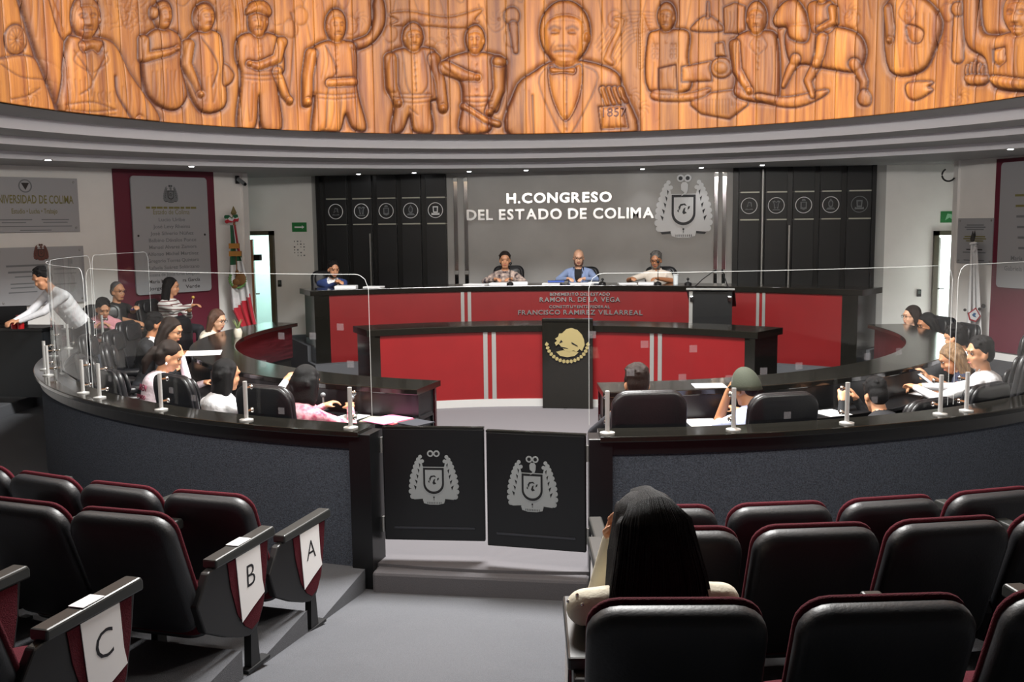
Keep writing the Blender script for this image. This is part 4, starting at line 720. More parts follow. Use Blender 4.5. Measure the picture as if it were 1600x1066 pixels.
# ================================================================ dais
BA = R(32.6)
def seg_panel(parent, R0, a0, a1, z0, z1, m_, name, th=.012):
    q = MB(); q.sector(dp, R0 - th, R0 + .004, z0, z1, a0, a1, 14); return q.obj(name, m_, parent)
def ua(u, r):                                           # dais angle whose front shows at photo column u
    p = oncyl(u, 470, DC, r, True); return math.atan2(p.x - DC[0], p.y - DC[1])
def dais(name, label, RF, dep, z0, ztop, strips, kick):
    rt = empty(name, dp(RF, 0, z0), 0, label, 'dais'); O = rt.location.copy()
    parts = []
    q = MB(); q.sector(dp, RF + .03, RF + .12, z0, ztop - .07, -BA + .012, BA - .012, 40); q.obj('core', M_BLACK, rt)
    q = MB(); q.sector(dp, RF - .03, RF + dep, ztop - .075, ztop, -BA - .008, BA + .008, 48); q.obj('counter_top', M_GRAN, rt, bevel=.006)
    for s in (-1, 1):
        q = MB(); q.sector(dp, RF - .025, RF + dep - .05, z0, ztop - .07, s * BA, s * (BA - .016), 3); q.obj('end_slab', M_GRAN, rt, bevel=.005)
        q = MB(); q.sector(dp, RF - .012, RF + .03, z0, ztop - .07, s * (BA - .015), s * (BA - .032), 3); q.obj('front_pilaster', M_GRAN, rt, bevel=.004)
    q = MB(); q.sector(dp, RF - .012, RF + .03, z0, z0 + kick, -BA + .03, BA - .03, 40); q.obj('kick_plate', M_POST, rt)
    edges = [-BA + .032] + [a for s in strips for a in s] + [BA - .032]
    for i in range(0, len(edges), 2): seg_panel(rt, RF + .02, edges[i], edges[i + 1], z0 + kick, ztop - .075, M_RED, 'red_panel', .02)
    for a, b in strips:
        w_ = (b - a) / 3
        q = MB(); q.sector(dp, RF - .002, RF + .03, z0 + kick, ztop - .075, a + w_, b - w_, 2); q.obj('red_filler', M_RED, rt)
        for x0, x1 in ((a, a + w_), (b - w_, b)): q = MB(); q.sector(dp, RF - .01, RF + .03, z0 + kick * .3, ztop - .075, x0, x1, 2); q.obj('steel_strip', M_STEEL, rt, bevel=.003)
    return rebase(rt, O)
RU, RL_, ZU, ZL = 6.72, 3.98, 1.40, 1.11
up_ = dais('upper_dais', 'long curved upper dais with red front panels and black granite top', RU, .62, ZP, ZU, [(ua(720, RU), ua(736, RU)), (ua(1182, RU), ua(1196, RU))], .1)
lo_ = dais('lower_dais', 'shorter curved lower dais with red panels in front of the upper one', RL_, .55, ZP, ZL, [(ua(754, RL_), ua(774, RL_)), (ua(1016, RL_), ua(1035, RL_))], .09)
def daistext(rt, RF, body, u0, u1, vb, hpx):
    pa, pb = oncyl(u0, vb, DC, RF, True), oncyl(u1, vb, DC, RF, True); pm = oncyl((u0 + u1) / 2, vb, DC, RF, True); am = math.atan2(pm.x - DC[0], pm.y - DC[1]); h_ = hpx / FPX * (pm - Vector(CAMP)).dot(Vector(CF)); O = rt.location
    letters(body, h_, (pb - pa).length, M_SILVER, lambda s: wallM(dp(RF, am + s / RF, pm.z) - O, -Vector((math.sin(am + s / RF), math.cos(am + s / RF), 0))), rt, .008, .0012)
for b_, u0, u1, vb, hp in (('BENEMERITO DEL ESTADO', 859, 953, 462, 5.5), ('RAMON R. DE LA VEGA', 843, 969, 471.5, 8.5), ('CONSTITUYENTE FEDERAL', 858, 953, 481.5, 5.2), ('FRANCISCO RAMIREZ VILLARREAL', 809, 1004, 491.5, 8.5)): daistext(up_, RU - .014, b_, u0, u1, vb, hp)
# granite lectern slab with gilt eagle seal
lc = empty('granite_lectern', (-1.09, 11.33, ZP), 0, 'black granite lectern slab with gilt eagle seal before the lower dais', 'lectern')
m = MB(); m.box((0, .055, .51), (.585, .1, 1.02)); m.obj('slab', M_GRAN, lc, bevel=.005)
m = MB(); m.box((0, .055, 1.03), (.585, .12, .03)); m.obj('top', M_GRAN, lc, bevel=.004)
Mz = wallM((0, 0, .735), NB); K = .235
eag = [(-.25, .62), (-.05, .82), (.2, .88), (.5, .78), (.72, .55), (.82, .3), (.85, .05), (.72, -.25), (.6, -.15), (.45, -.3), (.3, -.22), (.1, -.3), (-.15, -.2), (-.3, -.05), (-.42, .1), (-.55, .0), (-.62, .15), (-.5, .25), (-.6, .35), (-.45, .45), (-.4, .6)]
multi([[(x * K, y * K) for x, y in eag]], 0, .012, M_GOLD, 'eagle', lc, Mz)
for i, q_ in enumerate([[(.2, .2), (.5, .02), (.52, -.04), (.22, .1)], [(-.45, -.02), (0, -.1), (.05, -.14), (-.3, -.1)], [(-.3, .3), (-.22, .2), (-.4, .12)]]): multi([[(x * K, y * K) for x, y in q_]], .012, .015, M_BLACK, 'engraved_gap', lc, Mz)
multi([[(x * K, y * K) for x, y in [(-.55, -.3), (-.2, -.22), (.3, -.26), (.55, -.32), (.35, -.5), (0, -.56), (-.35, -.5)]]], 0, .01, M_GOLD, 'nopal', lc, Mz)
for k in range(17):
    a = R(188 + k * 10.3); c_ = (1.02 * math.cos(a) * K, (.98 * math.sin(a) + .2) * K); t = a + math.pi / 2; dx, dy = math.cos(t) * .13 * K, math.sin(t) * .13 * K; nx, ny = math.cos(a) * .1 * K, math.sin(a) * .1 * K
    multi([[(c_[0] - dx, c_[1] - dy), (c_[0] + nx, c_[1] + ny), (c_[0] + dx, c_[1] + dy), (c_[0] - nx, c_[1] - ny)]], 0, .01, M_GOLD, 'wreath_leaf', lc, Mz)
# black reading stand between the two dais rows
sp = ony(1111, 508, 12.95); st = empty('reading_stand', (sp.x, sp.y, ZO), R(-6), 'black wooden reading stand with sloped top and two microphones', 'lectern'); hz = ony(1111, 452, 12.95).z - ZO
q = MB(); q.box((0, .0, -.02), (.8, .7, .05)); q.obj('step', M_BLACK, st)
m = MB(); m.prism([(-.25, -.17, 0), (-.25, .25, 0), (-.25, .25, hz - .22), (-.25, -.17, hz - .02)], (.5, 0, 0)); m.obj('body', M_BLACK, st, bevel=.006)
m = MB(); m.prism([(-.3, -.22, hz), (-.3, -.22, hz + .03), (-.3, .36, hz - .21), (-.3, .36, hz - .25)], (.6, 0, 0)); m.obj('sloped_top', M_BLACK, st, bevel=.004)
m = MB(); m.box((0, -.225, hz + .016), (.6, .012, .022)); m.obj('front_rail', M_STEEL, st)
for sx in (-1, 1):
    m = MB(); m.box((sx * .245, -.175, hz / 2), (.045, .02, hz)); m.obj('corner_strip', M_STEEL if sx < 0 else M_BLACK, st)
    m = MB(); m.box((sx * .235, -.2, hz - .11), (.04, .03, .07)); m.obj('gooseneck_clip', M_CHROME, st, bevel=.005)
    m = MB(); m.tube([(sx * .22, -.12, hz + .02), (sx * (.12 if sx < 0 else .17), .05, hz + .12), (.0 if sx < 0 else .13, .22, hz + .21)], .006); m.tube([(.0 if sx < 0 else .13, .22, hz + .21), ((.04 if sx < 0 else .12), .26, hz + .23)], .012); m.obj('microphone', M_PLASTIC, st)
# ================================================================ legislators' desks (two curved banks)
def desk(name, label, s, a0, a1):
    rt = empty(name, pp(3.9, s * (a0 + a1) / 2, ZP), 0, label, 'desk'); O = rt.location.copy(); a0 *= s; a1 *= s
    def wr(a):                                          # worktop narrows towards the far end of each bank
        t = min(max((math.degrees(abs(a)) - 42) / 14, 0), 1); return 4.40 - .25 * t
    for nm, r0, r1, z0, z1, m_, bv in (('ledge', 3.64, 4.10, 1.005, 1.05, M_GRAN, .006), ('front_panel', 3.73, 3.76, .60, 1.005, M_WINEWOOD, 0), ('plinth', 3.76, 3.79, ZP, .62, M_GRAN, 0), ('riser', 4.05, 4.08, .82, 1.005, M_BLACK, 0), ('under_panel', 3.79, 3.81, ZP, .81, M_BLACK, 0)):
        q = MB(); q.sector(pp, r0, r1, z0, z1, a0, a1, 64); q.obj(nm, m_, rt, bevel=bv)
    q = MB(); rows = []
    for i in range(65):
        a = a0 + (a1 - a0) * i / 64; rows.append([pp(3.81, a, .80), pp(wr(a), a, .80), pp(wr(a), a, .83), pp(3.81, a, .83)])
    q.quadgrid(rows, closed_u=True, flip=s < 0); q.poly(rows[0], flip=s < 0); q.poly(rows[-1], flip=s > 0); q.obj('worktop', M_BLACK, rt, bevel=.004)
    for a, w_ in ((a0 + s * .004, 4.38), (a1 - s * .012, 4.13)): q = MB(); q.sector(pp, 3.76, w_, ZP, .80, a, a + s * .009, 1); q.sector(pp, 3.74, 4.08, .78, 1.005, a, a + s * .009, 1); q.obj('end_panel', M_BLACKSATIN, rt)
    n = 6
    for k in range(1, n): a = a0 + (a1 - a0) * k / n; q = MB(); q.sector(pp, 3.81, 3.86, ZP, .80, a, a + .006, 1); q.obj('divider', M_BLACK, rt)
    return rebase(rt, O)
dL_ = desk('curved_desk', 'long curved granite topped desk bank on the national flag side', -1, R(10.2), R(104)); dR_ = desk('curved_desk', 'long curved granite topped desk bank on the white flag side', 1, R(9.6), R(105))
# ================================================================ parapet with cap, end posts
def parapet(s, label):
    a0, a1 = s * math.asin(.68 / 5.45), s * R(97); rt = empty('curved_parapet', pp(5.4, s * R(45), 0), 0, label, 'parapet'); O = rt.location.copy()
    for nm, r0, r1, z0, z1, m_, bv in (('carpeted_wall', 5.30, 5.44, -.05, .93, M_WALLCARPET, 0), ('shade_band', 5.29, 5.452, .90, .985, M_BLACK, 0), ('granite_cap', 5.24, 5.50, .985, 1.02, M_GRAN, .006)):  # black band under the cap holds the cap's shade as colour
        q = MB(); q.sector(pp, r0, r1, z0, z1, a0 + s * .012, a1, 90); q.obj(nm, m_, rt, bevel=bv)
    q = MB(); q.sector(pp, 5.27, 5.47, -.02, 1.0, a0, a0 + s * .026, 2); q.obj('end_post', M_BLACK, rt, bevel=.006)
    return rebase(rt, O)
parapet(-1, 'curved slate carpeted parapet with granite cap on the lettered seats side'); parapet(1, 'curved slate carpeted parapet with granite cap before the long haired woman')
# gate leaves
def leaf(x0, x1, y0, y1, label):
    a, b = Vector((x0, y0, 0)), Vector((x1, y1, 0)); w_ = (b - a).length; rt = empty('gate_leaf', (a.x, a.y, .28), math.atan2(b.y - a.y, b.x - a.x), label, 'gate')
    m = MB(); m.box((w_ / 2, 0, .365), (w_, .035, .73)); m.obj('panel', M_BLACK, rt, bevel=.006)
    m = MB(); m.box((w_ / 2, -.02, .085), (w_ * .8, .008, .012)); m.obj('kick_moulding', M_EMBDARK, rt)
    m = MB(); m.box((w_ / 2, 0, .735), (w_, .04, .012)); m.obj('top_trim', M_GRAN, rt)
    return rt, w_
g1, w1 = leaf(-1.765, -1.115, 6.04, 6.075, 'black gate leaf with grey crest, hinged on the lettered seats side')
g2, w2 = leaf(-1.085, -.46, 6.0, 5.93, 'black gate leaf with grey crest, hinged beside the long haired woman')
M_GATEW, M_GATED = mat('gate_crest_grey', '8b9092', .6), mat('gate_crest_black', '101114', .5)
arms(g1, wallM((w1 / 2, -.0185, .42), NB), .36, M_GATEW, M_GATED, e=.0025, crest=False); arms(g2, wallM((w2 / 2 - .02, -.0185, .42), NB), .36, M_GATEW, M_GATED, e=.0025)
for g_, x in ((g1, -.012), (g2, w2 + .012)):
    for z in (.1, .62): m = MB(); m.tube([(x, 0, z - .05), (x, 0, z + .05)], .012); m.obj('hinge', M_STEEL, g_, smooth=True)
# ================================================================ acrylic screens on the parapet
def pangle(u, v=660, r=5.37):
    p = oncyl(u, v, PC, r); return math.atan2(p.x - PC[0], PC[1] - p.y)
def screen(a0, a1, label, h=.93, r=5.335, z0=1.06, stick=()):
    rt = empty('acrylic_screen', pp(r, (a0 + a1) / 2, z0), 0, label, 'screen', None); O = rt.location.copy(); n = 40; rc = .09; L = abs(a1 - a0) * r; q = MB(); rows = []
    def topz(t):
        d = min(t, 1 - t) * L; return z0 + h - (rc - math.sqrt(max(0, rc * rc - (rc - d) ** 2)) if d < rc else 0)
    ts = sorted(set([0, .25 * rc / L, .6 * rc / L, rc / L] + list(np.linspace(0, 1, n)) + [1 - rc / L, 1 - .6 * rc / L, 1 - .25 * rc / L, 1]))
    A = lambda t: a0 + (a1 - a0) * t
    q.quadgrid([[pp(r, A(t), z0) for t in ts], [pp(r, A(t), topz(t)) for t in ts]]); q.obj('sheet', M_ACR, rt)
    e = MB(); pts = [pp(r, A(0), z0)] + [pp(r, A(t), topz(t)) for t in ts] + [pp(r, A(1), z0)]; e.tube(pts, .0018, 5); e.obj('polished_edge', M_EDGE, rt)
    for u, v in stick:
        p = oncyl(u, v, PC, r); a = math.atan2(p.x - PC[0], PC[1] - p.y); w_ = .024 / r; k = MB(); k.quadgrid([[pp(r + .003, a - w_, p.z - .022), pp(r + .003, a + w_, p.z - .022)], [pp(r + .003, a - w_, p.z + .022), pp(r + .003, a + w_, p.z + .022)]]); k.obj('sticker', M_STICK, rt)
    return rebase(rt, O)
def post(a, label):
    b = pp(5.40, a, 1.02); rt = empty('screen_post', b, a, label, 'post', 'steel posts along the parapet cap')
    m = MB(); m.lathe([(.001, 0), (.046, 0), (.046, .008), (.02, .014), (.014, .016), (.014, .262), (.001, .264)], n=18); m.obj('stem', M_POST, rt, smooth=True)
    for z in (.06, .215): m = MB(); m.tube([(0, 0, z), (0, .07, z)], .009, 8); m.ell((0, .058, z), (.018, .014, .018), nu=10, nv=6); m.obj('standoff', M_CHROME, rt, smooth=True)
    return rt
sl = pangle(578); sl2 = pangle(140, 640); sr = pangle(921); sr2 = pangle(1487, 640)
screen(sl, sl2, 'long curved clear acrylic screen on the cap beside the pink folder', stick=[(303, 622), (440, 642), (268, 610), (363, 625), (532, 511), (548, 569), (370, 470), (412, 568), (440, 525), (489, 525)])
screen(sl2 - .012, R(-62), 'clear acrylic screen next along the parapet toward the press desk', stick=[(94, 570), (172, 592)])
screen(R(-62.6), R(-80), 'clear acrylic screen on the far curve before the black clad person'); screen(R(-80.6), R(-95), 'last clear acrylic screen at the end of the curved parapet')
screen(sr, sr2, 'long curved clear acrylic screen on the cap above the olive cap', stick=[(985, 582), (1066, 590), (1139, 592), (1007, 538), (1083, 545), (1248, 572), (1355, 557), (1366, 625), (1193, 580), (1404, 549), (1230, 649), (925, 523)])
screen(sr2 + .01, R(62), 'clear acrylic screen beside the man with the red tie', stick=[(1543, 601)])
for u, v, lb in ((548, 668, 'by the pink folder'), (385, 655, 'behind the white sleeved arm'), (252, 640, 'behind the ponytail woman'), (156, 623, 'at the join of two acrylic screens'), (130, 614, 'just past the screen join'), (76, 597, 'on the tightest curve'), (53, 580, 'where the cap turns away'), (949, 677, 'behind the first leather chair past the gate'), (1146, 670, 'in front of the olive cap'), (1323, 660, 'beside the loose white paper'), (1469, 643, 'before the blond woman'), (1510, 637, 'before the man with red tie')): post(pangle(u, v, 5.40), 'short stainless post on the granite cap ' + lb)
for a, lb in ((R(-66), 'near the red cups'), (R(-73), 'before the pink top'), (R(-80.3), 'beside the black tee man'), (R(-84), 'at the far end of the cap')): post(a, 'short stainless post on the granite cap ' + lb)
# ================================================================ auditorium seats
def rrect(w, h, rt_, rb, n=6):                           # rounded outline, bottom at 0
    o = []
    for cx_, cz_, r, a0 in ((w - rb, rb, rb, -90), (w - rt_, h - rt_, rt_, 0), (-w + rt_, h - rt_, rt_, 90), (-w + rb, rb, rb, 180)):
        for k in range(n): t = R(a0 + 90 * k / (n - 1)); o.append((cx_ + r * math.cos(t), cz_ + r * math.sin(t)))
    return o
def cushion(out, th, puff, rows=3, crown=0.):            # padded slab: outline in x,z ; thickness along y, domed
    q = MB(); lv = [(1.0, 0), (1.03, th * .2), (1.03, th * .6), (.985, th * .88), (.9, th), (.55, th + puff), (.15, th + puff * 1.25)]
    cz_ = sum(p[1] for p in out) / len(out)
    R_ = [[Vector((x * k, y, (z - cz_) * k + cz_)) for x, z in out] for k, y in lv]
    q.quadgrid(R_, closed_u=True); q.poly(R_[0], flip=True); q.poly(R_[-1]); return q
BT = Matrix.Translation((0, -.19, .33)) @ Matrix.Rotation(R(20.5), 4, 'X')
def place(o, M): o.matrix_local = M; return o
FLIPY = Matrix.Diagonal((1, -1, 1, 1))
ST_ = {}
def seat_mesh():
    out = rrect(.236, .572, .085, .1)
    s = cushion(out, .075, .012); s.v = [(x, -y, z) for x, y, z in s.v]; s.f = [f[::-1] for f in s.f]; ST_['shell'] = s.mesh('back_shell', M_VINYL)
    out2 = rrect(.234, .55, .085, .06); c = cushion([(x, z + .024) for x, z in out2], .03, .03); ST_['cush'] = c.mesh('back_cushion', M_WINEFAB)
    so = rrect(.200, .42, .09, .05); c = cushion(so, .085, .02); c.v = [(x, z - .2, y + .37) for x, y, z in c.v]; c.f = [f[::-1] for f in c.f]; ST_['seat'] = c.mesh('seat', M_WINEFAB)
    c = cushion(rrect(.190, .40, .09, .06), .03, .012); c.v = [(x, z - .19, .375 - y) for x, y, z in c.v]; ST_['pan'] = c.mesh('seat_pan', M_VINYL)
    side = [(-.15, .58), (-.21, .57), (-.3, .45), (-.25, .32), (-.1, .24), (.02, .19), (.09, .17), (.16, .19), (.22, .27), (.265, .45), (.29, .58)]
    q = MB(); q.prism([(-.020, y, z) for y, z in side], (.040, 0, 0)); ST_['side'] = q.mesh('side_panel', M_PLASTIC)
    ins = [(y * .9 + .02, .4 + (z - .4) * .92) for y, z in ((-.1, .58), (-.08, .45), (-.03, .3), (.03, .22), (.09, .18), (.16, .2), (.21, .28), (.255, .45), (.27, .58))]; q = MB(); q.prism([(-.024, y, z) for y, z in ins], (.048, 0, 0)); ST_['inset'] = q.mesh('fabric_inset', M_WINEFAB)
    q = MB(); q.prism([(-.035, -.17, .575), (-.035, -.17, .615), (-.035, .31, .622), (-.035, .32, .605), (-.035, .32, .57)], (.07, 0, 0)); ST_['pad'] = q.mesh('armrest', M_ARM)
    q = MB(); q.prism([(-.018, .09, 0.01), (-.018, .1, .2), (-.018, .15, .2), (-.018, .17, 0.01)], (.036, 0, 0)); q.box((0, .15, .008), (.05, .19, .016)); ST_['foot'] = q.mesh('foot', M_PLASTIC)
    for k, sm in (('shell', 1), ('cush', 1), ('seat', 1), ('pan', 1)): ST_[k].polygons.foreach_set('use_smooth', [True] * len(ST_[k].polygons))
seat_mesh()
def arm(rt, x):
    for k, nm, bv in (('side', 'side_panel', .008), ('pad', 'armrest', .008), ('foot', 'foot', 0)):
        o = link(bpy.data.objects.new(nm, ST_[k]), rt); o.location.x = x
        if bv: fin(o, False, bv, 2)
        if k == 'side': i_ = link(bpy.data.objects.new('fabric_inset', ST_['inset']), o)
def theatre_seat(a, r, z, label, arms_, folded=True):
    p = pp(r, a, z); rt = empty('auditorium_seat', p, a, label, 'seat', 'fixed auditorium seats')
    for k in ('shell', 'cush'): o = link(bpy.data.objects.new('back_shell' if k == 'shell' else 'back_cushion', ST_[k]), rt); o.matrix_local = BT
    fold = Matrix.Translation((0, 0, -.09))
    for k, nm in (('seat', 'seat'), ('pan', 'seat_pan')): o = link(bpy.data.objects.new(nm, ST_[k]), rt); o.matrix_local = fold
    for x in arms_: arm(rt, x)
    return rt
ROWS = {'A': (6.53, .13), 'B': (7.30, .27), 'C': (8.38, .41)}; LS = {}
HX = .250
for row, s, a_list in (('A', -1, (-8.95, -13.35, -17.75, -22.1)), ('B', -1, (-8.0, -11.9, -15.8)), ('C', -1, (-7.4, -10.9)), ('A', 1, (9.4, 13.85, 18.3, 22.8)), ('B', 1, (8.8, 12.75, 16.7, 20.6)), ('C', 1, (7.6, 11.3, 15.0))):
    r, z = ROWS[row]; nn = ['aisle', 'second', 'third', 'fourth', 'fifth']
    for i, a in enumerate(a_list):
        rr = r + .0
        lb = 'black and wine %s row seat, %s aisle, %s' % ({'A': 'front', 'B': 'middle', 'C': 'rear'}[row], ['beside the', 'second from the', 'third from the', 'fourth from the'][i], 'lettered sheets side' if s < 0 else 'long haired person side')
        LS[row, s, i] = theatre_seat(R(a), rr, z, lb, ((HX * -s, HX * s) if i == 0 else (HX * s,)), (row, s, i) != ('C', 1, 0))
def lettersign(row, ch):
    t = LS[row, -1, 0]; x = HX + .026; pts = [(.0, .62), (.235, .618), (.22, .33), (.12, .305), (.03, .27)]
    q = MB(); rows_ = []
    M = t.matrix_basis.copy(); g = MB()
    cs = [(-.01, .57), (.19, .57), (.20, .40), (.215, .335), (.115, .30), (.02, .262), (.005, .4)]
    P3 = [(x + .004 * math.sin(z * 30), y, z) for y, z in cs]; g.prism([(x, y, z) for y, z in cs], (.0025, 0, 0)); o = g.obj('paper_sign', M_PAPER); o.matrix_world = M
    tag(o, 'white paper sheet lettered %s hung on the side of an aisle seat' % ch, 'paper sign')
    text('letter', ch, .15, mat('marker_black', '15151c', .7), Matrix.Translation((x + .0035, .1, .405)) @ Matrix(((0, 0, 1, 0), (1, 0, 0, 0), (0, 1, 0, 0), (0, 0, 0, 1))), o, 0, -.001)
    if ch != 'A':
        q = MB(); q.box((HX, .06, .6215), (.06, .11, .003)); s_ = q.obj('seat_label', M_PAPER); s_.matrix_world = M; tag(s_, 'small white label stuck on the armrest above sheet %s' % ch, 'label')
for rw in 'ABC': lettersign(rw, rw)
for rw in 'ABC':
    t = LS[rw, 1, 0]; g = MB(); g.prism([(-HX - .026, .0, .57), (-HX - .026, .21, .57), (-HX - .030, .22, .35), (-HX - .030, .02, .3)], (-.002, 0, 0)); o = g.obj('paper_sign', M_PAPER); o.matrix_world = t.matrix_basis; tag(o, 'white paper sheet on the %s row aisle seat, long haired person side' % {'A': 'front', 'B': 'middle', 'C': 'rear'}[rw], 'paper sign')
# ================================================================ executive chairs
EX = {}
def exec_mesh():
    b = cushion(rrect(.235, .60, .1, .08), .05, .02); s_ = len(b.v); c = cushion(rrect(.235, .60, .1, .08), .035, .012); EX['back'] = None
    q = MB(); q.v = [(x, y, z) for x, y, z in b.v]; q.f = list(b.f); q.v += [(x, -y, z) for x, y, z in c.v]; q.f += [[i + s_ for i in f[::-1]] for f in c.f]; q.m = [0] * len(q.f); EX['back'] = q.mesh('backrest', M_LEATHER)
    h = cushion(rrect(.19, .17, .07, .05), .03, .015); EX['pillow'] = h.mesh('head_pillow', M_LEATHER)
    c = cushion(rrect(.222, .50, .1, .08), .1, .02); c.v = [(x, z - .25, y + .335) for x, y, z in c.v]; c.f = [f[::-1] for f in c.f]; EX['seat'] = c.mesh('seat', M_LEATHER)
    q = MB(); q.tube([(0, -.2, .42), (0, -.19, .6), (0, -.1, .66), (0, .12, .66), (0, .18, .6), (0, .16, .44)], .022, 8); EX['arm'] = q.mesh('armrest', M_PLASTIC)
    q = MB(); q.caps((0, -.12, .675), .035, (0, .13, .675), .035); EX['armpad'] = q.mesh('arm_pad', M_LEATHER)
    q = MB(); q.lathe([(.028, .1), (.028, .27), (.06, .325), (.12, .34)], n=14); EX['col'] = q.mesh('gas_column', M_PLASTIC)
    q = MB(); q.prism([(0, -.028, .09), (0, -.018, .075), (0, .018, .075), (0, .028, .09), (0, .02, .115), (0, -.02, .115)], (.3, 0, -.0)); EX['spoke'] = q.mesh('base_spoke', M_PLASTIC)
    q = MB(); q.lathe([(.001, -.02), (.026, -.02), (.03, 0), (.026, .02), (.001, .02)], n=12, M=Matrix.Rotation(R(90), 3, 'X')); EX['caster'] = q.mesh('caster', M_PLASTIC)
    for k in EX:
        if k not in ('spoke',): EX[k].polygons.foreach_set('use_smooth', [True] * len(EX[k].polygons))
exec_mesh()
def exec_chair(loc, rz, label, scale=1.0, grp='black leather swivel chairs', drop=0.):
    rt = empty('swivel_chair', loc, rz, label, 'chair', grp)
    bt = Matrix.Translation((0, -.25, .40 - drop)) @ Matrix.Rotation(R(9), 4, 'X') @ Matrix.Diagonal((1, 1, scale, 1))
    o = link(bpy.data.objects.new('backrest', EX['back']), rt); o.matrix_local = bt
    p_ = link(bpy.data.objects.new('head_pillow', EX['pillow']), o); p_.matrix_local = Matrix.Translation((0, .07, .4))
    o = link(bpy.data.objects.new('seat', EX['seat']), rt); o.location.z = -drop; o = link(bpy.data.objects.new('gas_column', EX['col']), rt); o.scale.z = (.34 - drop) / .34
    for sx in (-1, 1):
        o = link(bpy.data.objects.new('armrest', EX['arm']), rt); o.location.x = sx * .262; o.location.z = -drop - .06; link(bpy.data.objects.new('arm_pad', EX['armpad']), o)
    for k in range(5):
        a = 2 * math.pi * k / 5 + .3; o = link(bpy.data.objects.new('base_spoke', EX['spoke']), rt); o.rotation_euler.z = a; c = link(bpy.data.objects.new('caster', EX['caster']), rt); c.location = (.29 * math.cos(a), .29 * math.sin(a), .032); c.rotation_euler.z = a
    return rt
# ================================================================ people
TMP = bpy.data.scenes.new('tmp')
SKIN = {'a': mat('skin_tan', 'c08a68', .5), 'b': mat('skin_light', 'd3a385', .5), 'c': mat('skin_brown', 'a87250', .5)}
M_HAIRB, M_HAIRK, M_HAIRBR, M_HAIRBL, M_HAIRG = (mat('hair_black', '0e0c0d', .55, spec=.25, bump=.6, bscale=90, stretch=(6, 6, .6)), mat('hair_dark_brown', '21150f', .5, spec=.3, bump=.6, bscale=90, stretch=(6, 6, .6)), mat('hair_brown', '54382a', .45, bump=.6, bscale=90, stretch=(6, 6, .6), var=.3, scale=20), mat('hair_blond', '8d7050', .45, bump=.6, bscale=90, col2='5b432e', scale=14, stretch=(6, 6, .6)), mat('hair_grey', '55524f', .5, bump=.6, bscale=90))
M_EYEW, M_IRIS, M_LIP = mat('eye_white', '9c9089', .4), mat('iris_dark', '1d130e', .2), mat('lips', 'a85a50', .45)
M_TROUS, M_SHOE = mat('dark_trousers', '1d1f26', .8, bump=.2, bscale=200), mat('black_shoe', '0f0f10', .35)
def remesh(mb, vox, smooth=2, name='body'):
    me = mb.mesh('raw', []); o = bpy.data.objects.new('raw', me); TMP.collection.objects.link(o)
    md = o.modifiers.new('r', 'REMESH'); md.mode = 'VOXEL'; md.voxel_size = vox
    if smooth: sm = o.modifiers.new('s', 'SMOOTH'); sm.iterations = smooth; sm.factor = .5
    vl = TMP.view_layers[0]; vl.update(); dg = vl.depsgraph; dg.update()
    out = bpy.data.meshes.new_from_object(o.evaluated_get(dg)); out.name = name
    bpy.data.objects.remove(o); bpy.data.meshes.remove(me); out.polygons.foreach_set('use_smooth', [True] * len(out.polygons)); return out
class Body:
    def __init__(s): s.pr = []; s.mb = MB()
    def cap(s, p0, r0, p1, r1, lab): s.pr.append((0, np.array(p0), r0, np.array(p1), r1, lab)); s.mb.caps(p0, r0, p1, r1, 14)
    def ell(s, c, r, M, lab): s.pr.append((1, np.array(c), np.array(r), np.array(M), 0, lab)); s.mb.ell(c, r, M, 18, 12)
    def labels(s, me):
        n = len(me.polygons); c = np.empty(n * 3, np.float32); me.polygons.foreach_get('center', c); c = c.reshape(-1, 3); best = np.full(n, 1e9); lab = np.zeros(n, int)
        for p in s.pr:
            if p[0] == 0:
                a, ra, b, rb = p[1], p[2], p[3], p[4]; e = b - a; t = np.clip(((c - a) @ e) / (e @ e + 1e-12), 0, 1); d = np.linalg.norm(c - a - t[:, None] * e, axis=1) - (ra + (rb - ra) * t)
            else:
                q = (c - p[1]) @ p[3]; k = np.linalg.norm(q / p[2], axis=1); d = (k - 1) * p[2].min()
            m_ = d < best; best[m_] = d[m_]; lab[m_] = p[5]
        return lab, c
def ik(a, b, l1, l2, pole):
    d = b - a; L = min(max(d.length, .08), (l1 + l2) * .985); dn = d.normalized(); x = (l1 * l1 - l2 * l2 + L * L) / (2 * L); h = math.sqrt(max(0, l1 * l1 - x * x)); pv = pole - dn * pole.dot(dn); pv = pv.normalized() if pv.length > 1e-4 else Vector((0, 0, -1)); return a + dn * x + pv * h, a + dn * L
SHIRT, SK, LEG, SHOE, INNER = 0, 1, 2, 3, 4
